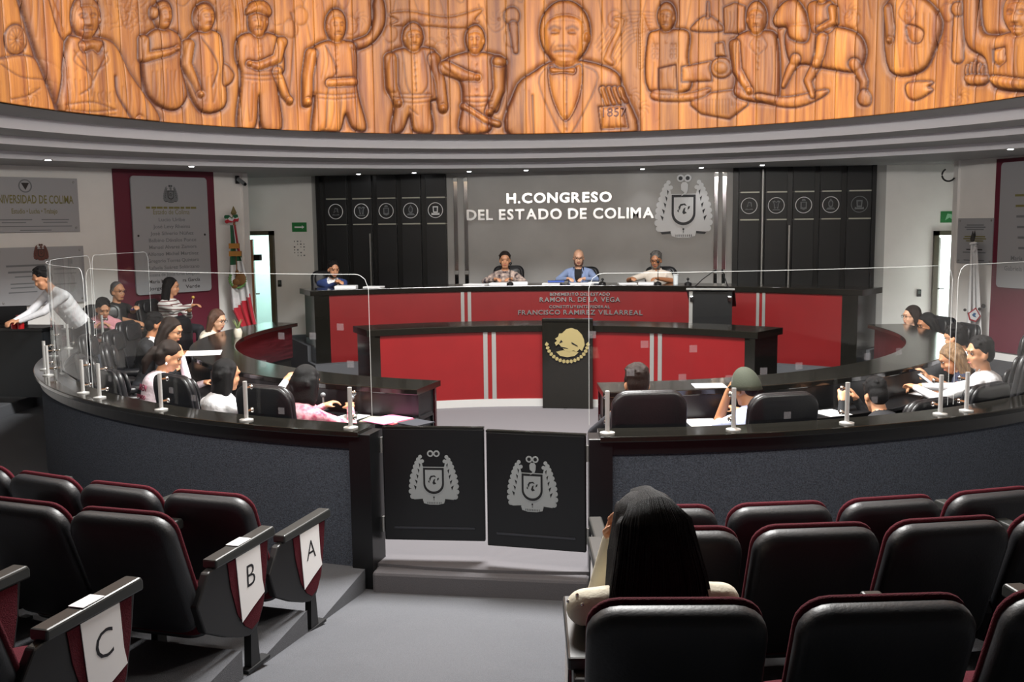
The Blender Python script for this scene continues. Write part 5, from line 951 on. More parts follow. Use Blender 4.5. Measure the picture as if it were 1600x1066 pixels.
def person(label, head, face, shirt, skin='a', lean=8, hyaw=0, hpitch=0, hands=(None, None), hair='short', hairm=None, inner=None, sleeve='long', floor=ZP, seat=.47, vox=.0105, facekit=True, extra=(), sc=1.0, stand=False, group=None, fem=False, chairback=None, hroll=0, kneeout=.1, beard=None, elbow=.6, shw=1.0, shup=0.):
    """head: world centre of the head; face: world yaw vector (torso); hands: world targets (left,right)"""
    Fh = Vector((face[0], face[1], 0)).normalized(); Sl = Vector((-Fh.y, Fh.x, 0)); U = (Vector((0, 0, 1)) * math.cos(R(lean)) + Fh * math.sin(R(lean))).normalized(); Ft = Sl.cross(U).normalized()
    MT = Matrix((Ft, Sl, U)).transposed()
    HF = Matrix.Rotation(R(hyaw), 3, 'Z') @ Fh; HS = Vector((-HF.y, HF.x, 0)); Mh = Matrix((HF, HS, Vector((0, 0, 1)))).transposed() @ Matrix.Rotation(R(hpitch), 3, 'Y') @ Matrix.Rotation(R(hroll), 3, 'X')
    Hc = Vector(head); h3 = lambda f, s_, u: Hc + Mh @ Vector((f, s_, u)) * sc
    T = h3(-.03, 0, -.125) - U * .035 * sc; b = Body(); w_ = .92 if fem else 1.0
    if stand: Lt = .56 * sc
    else: Lt = min(max((T.z - (floor + seat + .09)) / max(U.z, .3), .30), .60)
    P0 = T - U * Lt
    # torso
    for t, r, lab in ((0.02, (.125, .172 * (1.04 if fem else 1), .125), LEG), (.15, (.119, .157 * w_, .15), SHIRT), (.28, (.118, .152 * w_, .15), SHIRT), (.41, (.12, .154 * w_, .15), SHIRT), (.54, (.122, .16 * w_, .15), SHIRT), (.70, (.125, .175 * w_, .14), SHIRT)): b.ell(P0 + U * Lt * t, [x * sc for x in r], MT, lab)
    if fem:
        for s_ in (-1, 1): b.ell(P0 + U * Lt * .66 + Ft * .085 + Sl * s_ * .075, (.065, .065, .07), MT, SHIRT)
    sh = [T - U * (.075 * sc - shup) + Sl * s_ * .175 * w_ * sc * shw for s_ in (1, -1)]
    b.cap(sh[0], .058, T - U * .03 - Ft * .01, .062, SHIRT); b.cap(sh[1], .058, T - U * .03 - Ft * .01, .062, SHIRT)
    b.cap(T - U * .035, .058 * w_ * sc, h3(-.012, 0, -.05), .052 * w_ * sc, SK)
    # head
    b.ell(h3(-.008, 0, .035), (.098 * sc, .077 * sc, .093 * sc), Mh, SK); b.ell(h3(.022, 0, -.035), (.070 * sc, .064 * sc, .075 * sc), Mh, SK); b.cap(h3(.05, -.02, -.088), .026 * sc, h3(.05, .02, -.088), .026 * sc, SK)
    b.cap(h3(.084, 0, .012), .010 * sc, h3(.096, 0, -.028), .0135 * sc, SK); b.cap(h3(.084, -.035, .036), .013 * sc, h3(.084, .035, .036), .013 * sc, SK)
    for s_ in (-1, 1): b.ell(h3(-.008, s_ * .079, -.012), (.022, .010, .034), Mh, SK); b.ell(h3(.058, s_ * .036, -.028), (.024, .024, .026), Mh, SK)
    b.cap(h3(.080, -.018, -.062), .011, h3(.080, .018, -.062), .011, SK)
    # arms and hands
    for i, s_ in enumerate((1, -1)):
        tg = hands[i] if hands[i] is not None else P0 + Fh * .32 + Sl * s_ * .09 + Vector((0, 0, .17))
        tg = Vector(tg); pole = Sl * s_ * .35 + Vector((0, 0, -1)) - Fh * .2 if tg.z > sh[i].z + .03 else Sl * s_ * elbow + Vector((0, 0, -.45)) - Fh * .25; el, wr = ik(sh[i], tg, .29 * sc, .255 * sc, pole)
        b.cap(sh[i], .055 * sc, el, .043 * sc, SHIRT if sleeve != 'none' else SK)
        if sleeve == 'short': b.cap(sh[i].lerp(el, .55), .047, el, .042, SK)
        b.cap(el, .041 * sc, wr, .029 * sc, SHIRT if sleeve == 'long' else SK)
        d = (wr - el).normalized(); d = Vector((d.x, d.y, d.z * (.15 if d.z < 0 else 1))).normalized(); pn = Vector((0, 0, -1)); pn = (pn - d * pn.dot(d)); pn = pn.normalized() if pn.length > .05 else -Fh; sd = d.cross(pn).normalized() * (-s_)
        pc = wr + d * .045; b.ell(pc, (.048, .038, .016), Matrix((d, sd, d.cross(sd))).transposed(), SK); b.cap(wr - d * .02, .027, wr + d * .02, .027, SK)
        for k, (o_, l_) in enumerate(((.030, .062), (.010, .072), (-.010, .068), (-.029, .052))):
            k0 = wr + d * .083 + sd * o_; k1 = k0 + (d * .8 + pn * .5).normalized() * l_ * .55; k2 = k1 + (d * .3 + pn * .9).normalized() * l_ * .5; b.cap(k0, .0092, k1, .0086, SK); b.cap(k1, .0086, k2, .0076, SK)
        t0 = wr + d * .025 + sd * .03; t1 = t0 + (d * .6 + sd * .6 + pn * .35).normalized() * .035; b.cap(t0, .012, t1, .010, SK); b.cap(t1, .010, t1 + (d * .8 + pn * .5).normalized() * .03, .0085, SK)
    # legs
    for s_ in (1, -1):
        hp = P0 + Sl * s_ * .085 * sc
        if stand: kn = Vector((hp.x, hp.y, floor + (hp.z - floor) * .52)) + Fh * .02; an = Vector((hp.x, hp.y, floor + .08)) - Fh * .01
        else:
            kn = hp + Fh * .42 * sc + Sl * s_ * kneeout * .5; kn.z = min(hp.z, floor + .53); an = kn - Fh * .03; an = Vector((an.x, an.y, floor + .08))
        b.cap(hp, .088 * sc, kn, .06 * sc, LEG); b.cap(kn, .057 * sc, an, .04 * sc, LEG); b.cap(an - Fh * .03 + Vector((0, 0, -.035)), .042, an + Fh * .14 + Vector((0, 0, -.045)), .033, SHOE)
    me = remesh(b.mb, vox, 2); lab, c = b.labels(me)
    if inner is not None:                               # open jacket or low neckline: front strip shows what is under it
        q = (c - np.array(T)) @ np.array(MT); v_ = (lab == SHIRT) & (q[:, 0] > .0) & (np.abs(q[:, 1]) < np.clip(.02 + (-q[:, 2] * -.1) + .075 * (1 + q[:, 2] / .34), .0, .085)) & (q[:, 2] > -.34) & (q[:, 2] < .06); lab[v_] = INNER
    for m_ in (shirt, SKIN[skin], M_TROUS, M_SHOE, inner or shirt): me.materials.append(m_)
    me.polygons.foreach_set('material_index', lab.astype(np.int32))
    base = Vector((P0.x, P0.y, floor)); rt = empty('person', base, 0, label, 'person', group)
    o = bpy.data.objects.new('body', me); link(o, rt); o.location = -base
    def child(q, nm, m_, vx=None, par=None, sm='all'):
        if vx: mm = remesh(q, vx, 2, nm); mm.materials.append(m_); ob = bpy.data.objects.new(nm, mm); link(ob, par or rt)
        else: ob = q.obj(nm, m_, par or rt, smooth=sm)
        if par is None: ob.location = -base
        return ob
    # face pieces
    if facekit:
        for s_ in (-1, 1):
            q = MB(); q.ell(h3(.076, s_ * .032, .012), (.009, .013, .006), Mh, 10, 6); e_ = child(q, 'eye', M_EYEW); q = MB(); q.ell(h3(.084, s_ * .032, .012), (.005, .0068, .0068), Mh, 8, 6); ir = q.obj('iris', M_IRIS, e_, smooth='all')
            q = MB(); q.caps(h3(.093, s_ * .016, .036), .0042, h3(.084, s_ * .05, .038), .003, 8); child(q, 'eyebrow', hairm or M_HAIRB)
        q = MB(); q.caps(h3(.0885, -.018, -.060), .0055, h3(.0915, 0, -.058), .0065, 8); q.caps(h3(.0915, 0, -.058), .0065, h3(.0885, .018, -.060), .0055, 8); child(q, 'lips', M_LIP)
    # hair
    hm = hairm or M_HAIRB; q = MB()
    rs = random.Random(len(label))
    if hair in ('short', 'buzz', 'cap'):
        k = 1.0 if hair == 'short' else (.93 if hair == 'buzz' else .76)
        q.ell(h3(-.02, 0, .058), (.094 * k, .086 * k, .088 * k), Mh); q.ell(h3(-.055, 0, .005), (.058 * k, .078 * k, .085 * k), Mh)
        for s_ in (-1, 1): q.caps(h3(-.005, s_ * .074, .035), .016, h3(-.01, s_ * .076, .0), .010)
        if hair == 'short':
            for j in range(7): q.caps(h3(-.05, -.05 + j * .0167, .105 - .004 * (j - 3) ** 2), .026, h3(.05, -.048 + j * .016, .092 - .003 * (j - 3) ** 2), .017)
            for j in range(70):
                a_, e_ = rs.uniform(-2.5, 2.5), rs.uniform(.35, 1.45); d_ = Vector((-math.cos(a_) * math.cos(e_), math.sin(a_) * math.cos(e_), math.sin(e_))); c_ = Vector((-.022, 0, .056)) + Vector((d_.x * .093, d_.y * .083, d_.z * .085)); q.caps(h3(*c_), .011, h3(*(c_ + Vector((.016, d_.y * .008, .006)))), .007, 6)
        child(q, 'hair', hm, .0075)
    elif hair == 'balding':
        q.ell(h3(-.05, 0, -.005), (.06, .083, .05), Mh); child(q, 'hair', hm, .008)
    elif hair in ('long', 'bob', 'tail', 'verylong', 'back'):
        q.ell(h3(-.024, 0, .056), (.099, .089, .091), Mh); q.ell(h3(-.058, 0, .0), (.072, .091, .1), Mh)
        for j in range(13): t = -1 + j / 6; q.caps(h3(.06 - .035 * t * t, t * .062, .093 - .022 * t * t), .012, h3(-.05, t * .085, .1 - .03 * t * t), .014, 6)
        for j in range(26): t = rs.uniform(-1, 1); q.caps(h3(.03 - .03 * abs(t), t * .05, .118 - .03 * t * t), .009, h3(-.1, t * .085, .03 - .05 * rs.random()), .010, 6)
        if hair in ('long', 'verylong'):
            L_ = .30 if hair == 'long' else .52
            for j in range(15):
                t = -1 + 2 * j / 14; p0_ = h3(-.05 - .035 * (1 - t * t), t * .078, .03); p1_ = Vector(h3(-.075 - .03 * (1 - t * t), t * .095, -.12)); p2_ = p1_ + Vector((0, 0, -L_ + .12 + .03 * math.cos(j * 2.1))) - Fh * .02 - U * 0 + Sl * t * .02; q.caps(p0_, .036, p1_, .030); q.caps(p1_, .030, p2_, .016)
            for s_ in (-1, 1): q.caps(h3(.03, s_ * .064, .078), .018, h3(-.012, s_ * .086, -.01), .022); q.caps(h3(-.012, s_ * .086, -.01), .022, h3(-.02, s_ * .096, -.16), .02)
        if hair == 'bob':
            for j in range(15): t = -1 + 2 * j / 14; q.caps(h3(-.045 - .03 * (1 - t * t), t * .08, .03), .036, h3(-.05 - .04 * (1 - t * t), t * .1, -.12 - .012 * math.cos(j * 1.7)), .027)
            for s_ in (-1, 1): q.caps(h3(.03, s_ * .064, .078), .018, h3(-.008, s_ * .088, -.02), .022); q.caps(h3(-.008, s_ * .088, -.02), .022, h3(-.012, s_ * .094, -.11), .018)
        if hair == 'tail':
            q.caps(h3(-.1, 0, .03), .03, h3(-.135, 0, .02), .032); q.caps(h3(-.135, 0, .02), .034, h3(-.165, 0, -.1), .04); q.caps(h3(-.165, 0, -.1), .04, h3(-.15, 0, -.2), .014)
        child(q, 'hair', hm, .010)
    if hair == 'cap':
        oc = mat('olive_cap_cloth', '363a2d', .85, bump=.3, bscale=200); q = MB(); rows_ = []
        for i in range(9):
            t = R(90 * i / 8); rows_.append([h3(-.006 + .116 * math.cos(t) * math.cos(x), .099 * math.cos(t) * math.sin(x), -.002 + .158 * math.sin(t) + .02 * math.cos(x) * math.cos(t)) for x in np.linspace(0, 2 * math.pi, 24, endpoint=False)])
        q.quadgrid(rows_, closed_u=True); cp = child(q, 'cap', oc); so = cp.modifiers.new('s', 'SOLIDIFY'); so.thickness = .006
        q = MB(); q.quadgrid([[h3(.085 + .0 * k, -.07 + .0233 * k, .035) for k in range(7)], [h3(.155 - .004 * (k - 3) ** 2, -.065 + .0216 * k, .022) for k in range(7)]]); br = child(q, 'cap_brim', oc); so = br.modifiers.new('s', 'SOLIDIFY'); so.thickness = .005
    if beard:
        q = MB(); q.caps(h3(.045, -.035, -.088), .030, h3(.045, .035, -.088), .030)
        for s_ in (-1, 1): q.caps(h3(.01, s_ * .062, -.02), .012, h3(.035, s_ * .05, -.08), .022)
        q.caps(h3(.091, -.022, -.043), .007, h3(.091, .022, -.043), .007); child(q, 'beard', beard, .007)
    for ex in extra:
        if ex == 'glasses':
            gm = mat('glasses_frame', '1a1416', .3); q = MB()
            for s_ in (-1, 1): q.tube([h3(.102, s_ * .034 + .026 * math.cos(t), .010 + .019 * math.sin(t)) for t in np.linspace(0, 2 * math.pi, 15)], .0018, 5); q.tube([h3(.1, s_ * .06, .016), h3(.0, s_ * .083, .014)], .0018, 5)
            q.tube([h3(.104, -.009, .014), h3(.104, .009, .014)], .0026, 5); child(q, 'glasses', gm)
        elif ex == 'tie_red' or ex == 'tie_dark':
            q = MB(); q.prism([T - U * .03 + Ft * .075 + Sl * .018, T - U * .03 + Ft * .075 - Sl * .018, T - U * .3 + Ft * .145 - Sl * .032, T - U * .34 + Ft * .145, T - U * .3 + Ft * .145 + Sl * .032], Ft * .012); child(q, 'tie', mat('tie_red_silk', '8c1a24', .4) if ex == 'tie_red' else mat('tie_dark_silk', '20242e', .4), sm=False)
        elif ex == 'collar':
            q = MB()
            for s_ in (1, -1): q.prism([T + U * .03 + Ft * .05 + Sl * s_ * .012, T + U * .04 + Ft * .0 + Sl * s_ * .07, T - U * .02 + Ft * .04 + Sl * s_ * .08, T - U * .06 + Ft * .09 + Sl * s_ * .03], Ft * .01); 
            child(q, 'collar', inner or shirt, sm=False)
        elif ex == 'lapels':
            q = MB()
            for s_ in (1, -1): q.prism([T + U * .02 + Ft * .03 + Sl * s_ * .06, T - U * .1 + Ft * .1 + Sl * s_ * .1, T - U * .16 + Ft * .125 + Sl * s_ * .075, T - U * .33 + Ft * .135 + Sl * s_ * .02, T - U * .1 + Ft * .115 + Sl * s_ * .055], Ft * .012)
            child(q, 'lapel', shirt, sm=False)
        elif ex == 'earring':
            q = MB(); q.ell(h3(-.004, -.088, -.05), (.009, .009, .012)); q.ell(h3(-.004, .088, -.05), (.009, .009, .012)); child(q, 'earring', M_SIGNWHITE)
        elif ex == 'headband':
            q = MB(); q.caps(h3(-.115, -.018, .03), .014, h3(-.115, .018, .03), .014); child(q, 'hair_tie', mat('tan_scrunchie', 'b08a5c', .8))
        elif ex == 'shawl': pass
    return dict(root=rt, T=T, P0=P0, F=Fh, S=Sl, U=U, h3=h3, base=base, child=child, Ft=Ft, MT=MT, b=b)
def cloth(n, c, **k): return mat(n, c, .85, bump=.35, bscale=40, **k)
def sit(pv, face, floor, label, back=0, scale=1.0, turn=0):
    f = Vector((face[0], face[1], 0)).normalized(); p = Vector((pv.x, pv.y, 0)) - f * back; drop = min(max(floor + .56 - pv.z, -.02), .17) if pv.z > .01 else 0
    if floor == ZP:
        d = Vector((p.x - PC[0], p.y - PC[1], 0)); d = d.normalized() * min(d.length, 4.79); p = Vector((PC[0], PC[1], 0)) + d
    return exec_chair((p.x, p.y, floor), math.atan2(f.y, f.x) - math.pi / 2 + turn, label, scale, drop=drop)
def inw(p): v = Vector((PC[0] - p.x, PC[1] - p.y, 0)).normalized(); return v
def desk_hand(p, f, s_, reach=.34, side=.13, z=.90):     # a spot on the curved worktop in front of the person
    a = math.atan2(p.x - PC[0], PC[1] - p.y); q = 4.27; return pp(q, a - s_ * side / q, z)
NEAR = (0, -1)
# --- dais
def onD(u, v, y): return ony(u, v, y)
def dh(p, s_, side, fwd=.27): f = Vector((DC[0] - p.x, DC[1] - p.y, 0)).normalized(); l = Vector((-f.y, f.x, 0)); q = p + f * fwd + l * s_ * side; return Vector((q.x, q.y, ZU + .065))
def din(p): return Vector((DC[0] - p.x, DC[1] - p.y, 0)).normalized()
p = onD(521, 421, 14.22); f_ = din(p); r = person('person in royal blue suit leaning on folded hands at the dais end', p, f_, cloth('suit_royal_blue', '2f4378'), 'a', 26, 8, 14, (dh(p, 1, .02, .36), dh(p, -1, .02, .4)), 'short', M_HAIRB, inner=M_PAPER, floor=ZD, extra=('lapels', 'tie_dark', 'collar'), beard=M_HAIRB, elbow=1.8); sit(r['P0'], f_, ZD, 'black leather chair behind the person in royal blue suit', 0)
M_FLORAL = cloth('floral_blouse', 'c9b3a6', col2='2c2430', scale=16)
p = onD(789, 407, 15.0); f_ = din(p); r = person('person in floral blouse speaking at the dais microphone', p, f_, M_FLORAL, 'a', 6, 0, 4, (dh(p, 1, .1, .38), dh(p, -1, .16, .38)), 'back', M_HAIRK, floor=ZD, fem=True, elbow=1.3); sit(r['P0'] + Vector((.06, 0, 0)), f_, ZD, 'black leather chair behind the person in floral blouse', .03, 1.05)
p = onD(904, 403, 15.06); f_ = din(p); r = person('bald bearded person in pale blue blazer and black shirt at dais', p, f_, cloth('blazer_pale_blue', '7f90b4'), 'b', 8, 6, 12, (dh(p, 1, .12, .38), dh(p, -1, .14, .38)), 'none', M_HAIRBR, inner=cloth('shirt_black', '141418'), floor=ZD, extra=('lapels', 'glasses'), beard=M_HAIRBR, elbow=1.3); sit(r['P0'] + Vector((.05, 0, 0)), f_, ZD, 'black leather chair behind the bald person in pale blue blazer', .05, 1.0)
p = onD(1025, 407, 15.0); f_ = din(p); r = person('grey bearded person in cream short sleeved shirt at dais microphone', p, f_, cloth('shirt_cream', 'cfc4b8'), 'c', 10, -4, 12, (dh(p, 1, .1, .38), dh(p, -1, .3, .34)), 'short', M_HAIRG, sleeve='short', floor=ZD, extra=('glasses', 'collar'), beard=M_HAIRG, elbow=1.3); sit(r['P0'], f_, ZD, 'black leather chair behind the person in cream shirt', .05, 1.0)
# --- near left desks
p = oncyl(480, 600, PC, 4.61); f_ = inw(p); r = person('person in pink patterned blouse seen from behind beside pink folder', p, f_, cloth('blouse_pink_print', 'd9b6bc', col2='b03a5c', scale=18), 'a', 14, 0, 10, (desk_hand(p, f_, 1, .3), desk_hand(p, f_, -1, .3)), 'bob', M_HAIRB, facekit=False, fem=True); sit(r['P0'], f_, ZP, 'black leather chair of the person in pink patterned blouse', 0, 1.1)
p = oncyl(355, 588, PC, 4.55); f_ = inw(p); r = person('person in white shirt stretching an arm along the granite ledge', p, f_, cloth('shirt_white', 'dcdce0'), 'a', 16, -10, 6, (desk_hand(p, f_.normalized(), 1, .3), ony(446, 597, 7.6)), 'bob', M_HAIRB, facekit=False); sit(r['P0'], f_, ZP, 'black leather chair of the person in white shirt stretching an arm', 0, 1.12)
p = oncyl(265, 558, PC, 4.6); f_ = inw(p); r = person('person with ponytail in white and pink printed shirt reading at desk', p, f_, cloth('shirt_pale_pink', 'dfcfd8'), 'a', 14, -26, 22, (desk_hand(p, f_, 1, .36, .1, .93), ony(284, 558, 7.95)), 'tail', M_HAIRK, fem=True, extra=('earring', 'headband')); RP = r
b_ = r['T'] - r['U'] * .16 - r['Ft'] * .112; nb = -r['Ft']
for i, (t_, sz) in enumerate((('IREN', .075), ('UANDO', .05))): text('shirt_print', t_, sz, mat('print_wine', '7d2440', .7), Matrix.Translation(-r['base']) @ wallM(b_ + nb * .012 - r['U'] * .07 * i + r['S'] * -.0, nb, r['U']), r['root'], .002)
sit(r['P0'], f_, ZP, 'black leather chair of the ponytail person', 0, 1.0)
sit(pp(4.78, R(-52.2)), inw(pp(4.78, R(-52.2))), ZP, 'empty black leather chair between the ponytail person and the dark jacket', 0, 1.02)
# --- far left desks
p = ony(268, 518, 9.14); f_ = inw(p); r = person('person with glasses and long dark hair looking down in dark jacket', p, f_, cloth('jacket_black', '15161b'), 'a', 26, -22, 18, (desk_hand(p, f_, 1), desk_hand(p, f_, -1)), 'long', M_HAIRK, fem=True, extra=('glasses', 'earring'), inner=cloth('top_pale', 'c8c0d2')); sit(r['P0'], f_, ZP, 'black leather chair of the long haired person with glasses', 0, 1.05)
p = ony(243, 508, 10.12); f_ = inw(p); r = person('person in black suit with white collar and short black hair', p, f_, cloth('suit_black', '131418'), 'c', 12, 25, 12, (desk_hand(p, f_, 1), desk_hand(p, f_, -1)), 'short', M_HAIRB, inner=M_PAPER, extra=('collar',)); sit(r['P0'], f_, ZP, 'black leather chair of the person in black suit', 0, 1.06)
p = ony(340, 501, 11.55); f_ = inw(p); r = person('brown haired person in cream blouse and glasses leaning over far desk', p, f_, cloth('blouse_cream', 'd8cdbb'), 'b', 28, -6, 14, (desk_hand(p, f_, 1), desk_hand(p, f_, -1)), 'bob', M_HAIRBR, fem=True, extra=('glasses',)); sit(r['P0'], f_, ZP, 'black leather chair of the person in cream blouse', 0, 1.06)
for a_, lb in ((-67.5, 'empty black leather chair next to the person with dark jacket and glasses'), (-84, 'empty black leather chair between the black suit and the cream blouse')): sit(pp(4.78, R(a_)), inw(pp(4.78, R(a_))), ZP, lb, 0, 1.1)
# --- people by the left wall
p = ony(268, 449, 12.95); f_ = Vector((.85, -.1, 0)); M_STR = cloth('striped_sweater', 'd9d6d2')
nt = M_STR.node_tree; tc_ = nt.nodes.new('ShaderNodeTexCoord'); sx_ = nt.nodes.new('ShaderNodeSeparateXYZ'); nt.links.new(tc_.outputs['Object'], sx_.inputs[0]); ma_ = nt.nodes.new('ShaderNodeMath'); ma_.operation = 'MULTIPLY'; ma_.inputs[1].default_value = 21; nt.links.new(sx_.outputs['Z'], ma_.inputs[0]); fr_ = nt.nodes.new('ShaderNodeMath'); fr_.operation = 'FRACT'; nt.links.new(ma_.outputs[0], fr_.inputs[0]); gt_ = nt.nodes.new('ShaderNodeMath'); gt_.operation = 'GREATER_THAN'; gt_.inputs[1].default_value = .72; nt.links.new(fr_.outputs[0], gt_.inputs[0]); mx_ = nt.nodes.new('ShaderNodeMix'); mx_.data_type = 'RGBA'; mx_.inputs['A'].default_value = lin('d9d6d2'); mx_.inputs['B'].default_value = lin('6b3a38'); nt.links.new(gt_.outputs[0], mx_.inputs['Factor']); nt.links.new(mx_.outputs['Result'], nt.nodes['Principled BSDF'].inputs['Base Color'])
hn = ony(299, 478, 12.65); r = person('person with very long black hair in striped sweater holding a lollipop', p, f_, M_STR, 'a', 6, 25, 4, (ony(296, 486, 12.85), hn), 'verylong', M_HAIRB, floor=ZO, fem=True, facekit=True); q = MB(); q.tube([hn, hn + Vector((.03, 0, .1))], .004, 6); lp = q.obj('lollipop', M_PAPER); tag(lp, 'yellow lollipop held up by the person in striped sweater', 'lollipop'); q = MB(); q.ell(hn + Vector((.032, 0, .115)), (.022, .022, .022)); q.obj('candy', mat('yellow_candy', 'b08b3c', .3), lp, smooth='all'); sit(r['P0'], f_, ZO, 'black leather chair under the person in striped sweater', 0, .9)
p = ony(184, 456, 12.36); f_ = Vector((.87, -.4, 0)); r = person('close cropped person in black tee with glasses and blue wristband', p, f_, cloth('tee_black', '121215'), 'a', 6, 5, 4, (ony(214, 481, 12.05), ony(222, 508, 12.05)), 'buzz', M_HAIRG, sleeve='short', floor=ZO, extra=('glasses',)); wr_ = ony(208, 483, 12.08); q = MB(); q.lathe([(.03, -.012), (.034, 0), (.03, .012)], wr_, 12); q.v = q.v; o_ = q.obj('wristband', mat('wristband_blue', '3343b0', .5), r['root']); o_.location = -r['base']; sit(r['P0'], f_, ZO, 'black leather chair under the person in black tee', 0, .85)
p = ony(161, 483, 11.47); f_ = Vector((.5, -.85, 0)); r = person('dark haired person in pink top bowed over the side desk', p, f_, cloth('top_pink', 'c98a92'), 'a', 30, 14, 24, (None, None), 'short', M_HAIRB, floor=ZO, facekit=True); sit(r['P0'], f_, ZO, 'black leather chair under the person in pink top', 0, .95)
p = ony(66, 436, 10.3); f_ = Vector((-.45, -.9, 0)); r = person('standing person in white shirt bending to the red cups', p, f_, MATS['shirt_white'], 'a', 38, 0, 24, (ony(32, 502, 10.12), ony(22, 502, 10.12)), 'short', M_HAIRB, floor=ZO, stand=True, facekit=False)
# --- right desks
p = oncyl(995, 600, PC, 4.64); f_ = inw(p); r = person('person with short dark hair seen from behind near the gate', p, f_, cloth('shirt_dark', '1c1d24'), 'a', 10, 0, 4, (desk_hand(p, f_, 1), desk_hand(p, f_, -1)), 'short', M_HAIRK, facekit=False, kneeout=-.06); sit(r['P0'], f_, ZP, 'black leather chair nearest the gate beside the loose paper', 0, 1.12)
p = oncyl(1166, 608, PC, 4.63); f_ = inw(p); r = person('person in olive cap and pale blue shirt resting cheek on fist', p, f_, cloth('shirt_pale_blue', 'b7bfe0'), 'c', 12, 12, 14, (ony(1138, 614, 7.12), desk_hand(p, f_, -1)), 'cap', M_HAIRB, facekit=False, sleeve='short'); sit(r['P0'] + Vector((.02, 0, 0)), f_, ZP, 'black leather chair of the person in olive cap', 0, 1.08)
p = oncyl(1368, 619, PC, 4.52); f_ = inw(p); r = person('dark haired person bowed low at desk with back turned', p, f_, cloth('suit_black2', '15161a'), 'a', 22, -22, 20, (desk_hand(p, f_, 1, .34, .08), desk_hand(p, f_, -1, .34, .08)), 'short', M_HAIRB, facekit=False); sit(r['P0'], f_, ZP, 'black leather chair of the bowed dark haired person', 0, 1.06)
p = ony(1487, 562, 9.02); f_ = inw(p); r = person('blond haired person in sleeveless navy top looking at phone', p, f_, cloth('top_navy', '1b2036'), 'a', 28, 28, 26, (ony(1451, 594, 8.72), ony(1456, 592, 8.82)), 'long', M_HAIRBL, sleeve='none', fem=True, kneeout=-.05); sit(r['P0'], f_, ZP, 'black leather chair of the blond haired person', 0, .9)
p = ony(1531, 553, 8.28); f_ = inw(p); r = person('person in white shirt and dark red tie turning from desk', p, f_, MATS['shirt_white'], 'a', 4, 50, 6, (desk_hand(p, f_, 1, .32, .16, .92), desk_hand(p, f_, -1, .32, -.07, .92)), 'short', M_HAIRB, extra=('tie_red', 'collar'), kneeout=-.05); RT = r; sit(pp(4.78, R(42.6)), inw(pp(4.78, R(42.6))), ZP, 'low empty black leather chair beside the person in dark red tie', 0, .92)
p = ony(1493, 529, 9.7); f_ = inw(p); r = person('dark haired person in white shirt and glasses turned toward the dais', p, f_, cloth('shirt_white2', 'd4d4da'), 'a', 36, -20, 10, (desk_hand(p, f_, 1), desk_hand(p, f_, -1)), 'short', M_HAIRB, extra=('glasses', 'collar'), elbow=.3); sit(r['P0'], f_, ZP, 'tall black leather chair before the white flag', 0, 1.22)
p = ony(1448, 508, 12.1); f_ = inw(p); r = person('person with long black hair in grey jacket looking down at desk', p, f_, cloth('jacket_grey', '55565f'), 'c', 18, 0, 16, (desk_hand(p, f_, 1, .3, .08), desk_hand(p, f_, -1, .3, .06)), 'long', M_HAIRB, fem=True); sit(r['P0'], f_, ZP, 'black leather chair of the person in grey jacket', 0, 1.0)
p = ony(1424, 495, 12.88); f_ = inw(p); r = person('person with glasses in navy blazer and light blue blouse', p, f_, cloth('blazer_navy', '1d2238'), 'b', 12, -10, 4, (desk_hand(p, f_, 1), None), 'bob', M_HAIRK, inner=cloth('blouse_light_blue', '7fb0dc'), fem=True, extra=('glasses', 'collar')); sit(r['P0'], f_, ZP, 'black leather chair of the person in navy blazer', 0, 1.0)
sit(RT['P0'], RT['F'], ZP, 'tall black leather chair of the person in dark red tie', 0, 1.2)
# --- foreground: long haired woman in the rear row aisle seat
t = LS['C', 1, 0]; p = ony(1009, 836, 3.1); f_ = inw(p) + Vector((-.12, 0, 0)); lh = ony(945, 845, 3.2)
r = person('person with very long black hair and cream cardigan resting head on hand', p, f_, cloth('cardigan_cream', 'd5cdb8'), 'a', 22, 8, 8, (ony(955, 842, 3.2), None), 'none', M_HAIRB, floor=ROWS['C'][1], seat=.395, vox=.0075, facekit=True, kneeout=-.06, sc=1.04, shw=1.2, shup=.035)
q = MB(); h3 = r['h3']; S_, F2 = r['S'], r['F']
q.ell(h3(-.015, 0, .05), (.108, .094, .098)); q.ell(h3(-.06, 0, -.02), (.085, .105, .12))
for j in range(33):
    t_ = -1 + 2 * j / 32; bk = 1 - t_ * t_; wv = .012 * math.sin(j * 2.7)
    p0_ = h3(-.05 - .05 * bk, t_ * .085, .04); p1_ = h3(-.075 - .06 * bk, t_ * .125 + wv, -.12); p2_ = Vector(p1_) - F2 * (.02 + wv) + S_ * t_ * .015 + Vector((0, 0, -.16)); p3_ = p2_ + S_ * (t_ * -.01 + wv) + F2 * .02 + Vector((0, 0, -.15 + .04 * math.cos(j * 1.9)))
    q.caps(p0_, .030, p1_, .024, 8); q.caps(p1_, .024, p2_, .020, 8); q.caps(p2_, .020, p3_, .008, 8)
for s_ in (-1, 1):
    for j in range(4): q.caps(h3(.05 - .02 * j, s_ * .06, .085), .02, h3(.02 - .02 * j, s_ * .098, -.04), .022, 8); q.caps(h3(.02 - .02 * j, s_ * .098, -.04), .022, h3(-.01 - .02 * j, s_ * .13, -.2), .02, 8)
hb = r['child'](q, 'hair', M_HAIRB, .0075); q = MB(); rs = random.Random(3)
